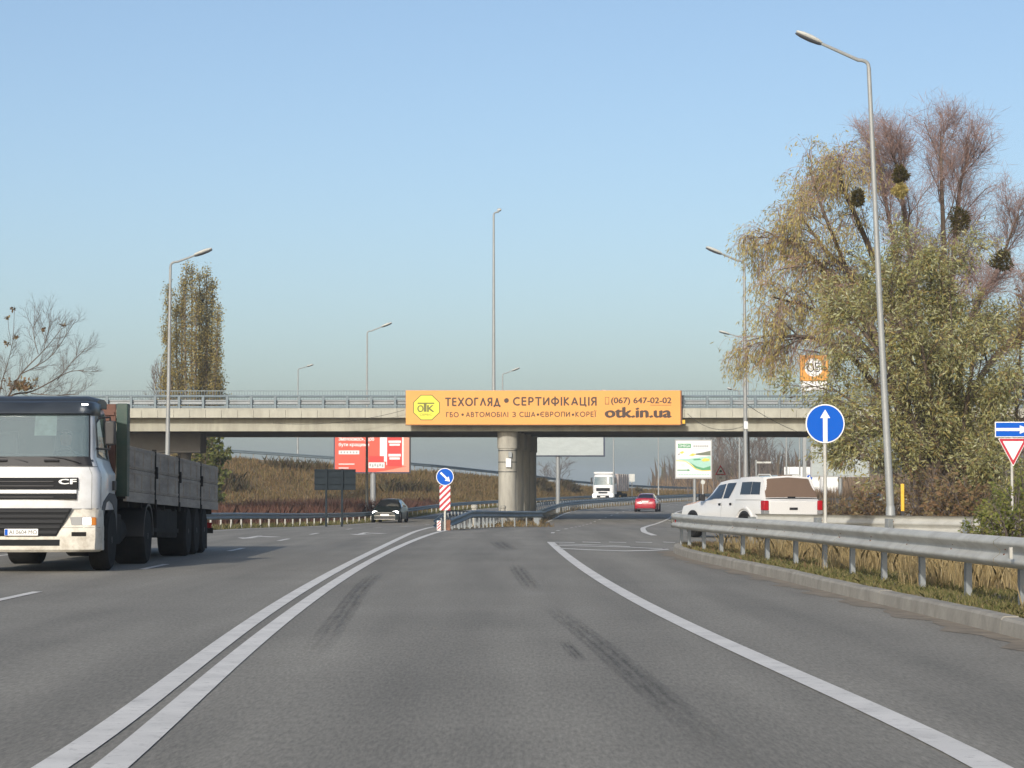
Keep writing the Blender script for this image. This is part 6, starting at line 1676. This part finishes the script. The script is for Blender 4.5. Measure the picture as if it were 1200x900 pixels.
for t in protos:
    for ch in list(t.children): bpy.data.objects.remove(ch)
    bpy.data.objects.remove(t)
random.seed(5)

# -- shrub in the island near the right edge -------------------------------------------------
def shrub(label, px, d, top, width_px, leafm, n=26, leaf=(.07, .035), zb=None, lf_n=9, name='shrub', bark='twig_grey'):
    zb = gz(d) if zb is None else zb
    T = Tree(); H = Z(top, d) - zb; wd = width_px * d / FPX / 2; c = Vector((X(px, d), d, zb - .03))
    for _ in range(n):
        a = random.uniform(0, 6.28); rr_ = wd * random.random() ** .5
        tip = c + Vector((rr_ * math.cos(a), rr_ * math.sin(a), H * random.uniform(.6, 1.05) * (1 - .35 * rr_ / wd)))
        s0 = c + Vector((rr_ * .3 * math.cos(a), rr_ * .3 * math.sin(a), 0))
        path = smooth_path([s0, s0.lerp(tip, .5) + rand_unit() * H * .06, tip], 4); T.limb(path, .012 * max(1, H), .004 * max(1, H), n=4)
        T.side_shoots(path, 8, H * .28, .7, .1, .005 * max(1, H), 1, 3, .25, -.05, .2, .3, leaf=lf_n, mb=T.twig, sides=3)
    return finish(T, name, label, tuple(c), bark, bark, [(leafm, leaf[0], leaf[1], lambda p: slice(None))], 'shrubs along the island and verge', 'shrub')
shrub('leafy green shrub hanging over the guard rails at the right edge', 1186, 40, 562, 76, 'leaf_green', 24, (.075, .04), .14, 9)
shrub('small yellow-green shrub above the guard rail left of the larger one', 1152, 42, 578, 36, 'leaf_green', 16, (.07, .035), .14, 9)
shrub('brown-leaved thicket under the willow, left of the give-way post', 1130, 66, 548, 90, 'leaf_brown', 40, (.13, .07), None, 9)
shrub('green-brown thicket right of the give-way post', 1202, 64, 535, 84, 'leaf_green', 40, (.12, .06), None, 9)
shrub('russet thicket under the willow behind the near lamp foot', 1032, 74, 560, 70, 'leaf_brown', 34, (.13, .06), None, 7)
shrub('dark russet thicket around the willow trunks', 1090, 72, 540, 80, 'leaf_brown', 36, (.13, .06), None, 7)
shrub('low russet brush in front of the iron fence', 985, 120, 580, 70, 'leaf_brown', 30, (.16, .08), None, 8)

# -- grasses --------------------------------------------------------------------------------
def island_pts(n, y0, y1, front_only=None):
    y = rng.uniform(y0, y1, n); kx = np.array([kerbX(v) for v in y]) + .17; bx__ = np.array([backX(v) for v in y]) - .08
    if front_only is not None: w = np.minimum(bx__ - kx, front_only); x = kx + w * rng.random(n) ** 1.3
    else: x = kx + (np.minimum(bx__, kx + 9) - kx) * rng.random(n)
    return np.stack([x, y, np.full(n, .13)], 1)
blades('grass', island_pts(26000, 14, 54, 1.3), .02, .09, .012, M['grass_green'], .5, 'short green grass along the kerb of the island', 'grass')
# dry straw further in, away from the kerb
p = island_pts(60000, 16, 50); kx = np.array([kerbX(v) for v in p[:, 1]]); p = p[(p[:, 0] - kx) > 1.1 + .5 * np.sin(p[:, 1])]
p = p[rng.random(len(p)) < np.clip(1.15 - (p[:, 1] - 22) / 34, .12, 1)]
blades('grass', p, .10, .42, .012, M['grass_straw'], .3, 'tall straw-yellow dry grass inside the island', 'grass')
# leaf litter and low weeds near the nose
blades('weeds', island_pts(5000, 36, 54), .03, .12, .03, M['leaf_brown'], .6, 'brown dead weeds and leaf litter at the island tip', 'weeds')
# dry ground right of the ramp
n = 60000; y = rng.uniform(45, 150, n); ex = np.array([edgeR(v) for v in y]) + .4; x = ex + rng.random(n) ** 1.3 * 22
blades('dry_grass', np.stack([x, y, np.array([gz(v) for v in y]) - .06], 1), .15, .6, .03, M['grass_bank'], .35, 'brown dry grass under the willows and beyond', 'grass')
n = 30000; y = rng.uniform(150, 330, n); ex = np.array([edgeR(v) for v in y]) + .6; x = ex + rng.random(n) * 26
blades('reeds', np.stack([x, y, np.array([gz(v) for v in y]) - .06], 1), .7, 2.1, .07, M['reed'], .12, 'pale brown reeds beyond the curve, behind the guard rail', 'reeds')
n = 16000; y = rng.uniform(330, 470, n); x = rng.uniform(26, 110, n)
blades('reeds', np.stack([x, y, np.array([gz(v) for v in y]) - .06], 1), 1.5, 4.2, .16, M['reed'], .12, 'far pale reed bed below the bare trees', 'reeds')
# left verge: green strip, reddish brush, dry bank
n = 16000; y = rng.uniform(60, 240, n); x = np.array([railL(v) for v in y]) + .3 - rng.random(n) * 1.6
blades('grass', np.stack([x, y, np.array([gz(v) for v in y]) - .06], 1), .08, .3, .03, M['grass_green'], .4, 'green grass strip at the foot of the left guard rail', 'grass')
n = 26000; y = rng.uniform(70, 205, n); x = np.array([railL(v) for v in y]) - 1.8 - rng.random(n) ** 1.2 * 14
blades('dry_grass', np.array([(xx, yy, gz(yy) - .08) for xx, yy in zip(rng.uniform(-36, 2, n), rng.uniform(160, 232, n)) if xx < railL(yy) - 1.2]), .25, .6, .06, M['grass_bank'], .35, 'tawny dry grass on the flat ground below the bank', 'grass')
blades('brush', np.stack([x, y, np.array([gz(v) for v in y]) - .06], 1), .5, 1.25, .05, M['bush_red'], .3, 'dark red-brown brush between left guard rail and bank', 'brush')
br_ = np.array(bank_rows)        # rows x 9 x 3
n = 90000; i = rng.random(n) * (len(br_) - 1.001); j = rng.random(n) * 7.75
a, b = i.astype(int), j.astype(int); fi, fj = (i - a)[:, None], (j - b)[:, None]
P = (br_[a, b] * (1 - fi) + br_[a + 1, b] * fi) * (1 - fj) + (br_[a, b + 1] * (1 - fi) + br_[a + 1, b + 1] * fi) * fj
nz = np.sin(P[:, 0] * .45 + 1.3 * np.sin(P[:, 1] * .21)) + np.sin(P[:, 1] * .37 + P[:, 0] * .13)
blades('dry_grass', P[(nz < .9) | (P[:, 2] < 1.4)], .2, .5, .06, M['grass_bank'], .35, 'tawny dry grass covering the embankment', 'grass')
k = (nz > .75) & (P[:, 2] > 1.3) & (j < 6.9)
blades('brush', P[k], .4, 1.1, .09, M['bush_dark'], .35, 'dark bushy patches near the top of the embankment', 'brush')
n = 5000; y = rng.uniform(95, 300, n); u = rng.random(n); x = np.array([medL(v) for v in y]) * (1 - u) + np.array([medR(v) for v in y]) * u
k = y > 110
blades('grass', np.stack([x, y, np.array([gz(v) for v in y])], 1)[k], .06, .22, .03, M['grass_bank'], .4, 'thin dry grass between the two median rails', 'grass')
# distant wood along the horizon
n = 9000; x = rng.uniform(40, 420, n); y = rng.uniform(520, 700, n)
blades('distant_wood', np.stack([x, y, np.full(n, .9)], 1), 5, 11, .9, M['bush_dark'], .12, 'distant grey-brown wood along the horizon', 'wood')

# ------------------------------------------------------------------ haze
hz = MB().box(-1600, 1600, -100, 2400, -3, 26).build('haze', None, None, smooth=False)
hz['kind'] = 'stuff'
hm = bpy.data.materials.new('haze_air'); hm.use_nodes = True
nt = hm.node_tree; nt.nodes.clear()
out = nt.nodes.new('ShaderNodeOutputMaterial'); pv = nt.nodes.new('ShaderNodeVolumePrincipled')
pv.inputs['Color'].default_value = (.74, .87, 1.0, 1); pv.inputs['Density'].default_value = .0003; pv.inputs['Anisotropy'].default_value = 0
nt.links.new(pv.outputs[0], out.inputs['Volume'])
hz.data.materials.append(hm)
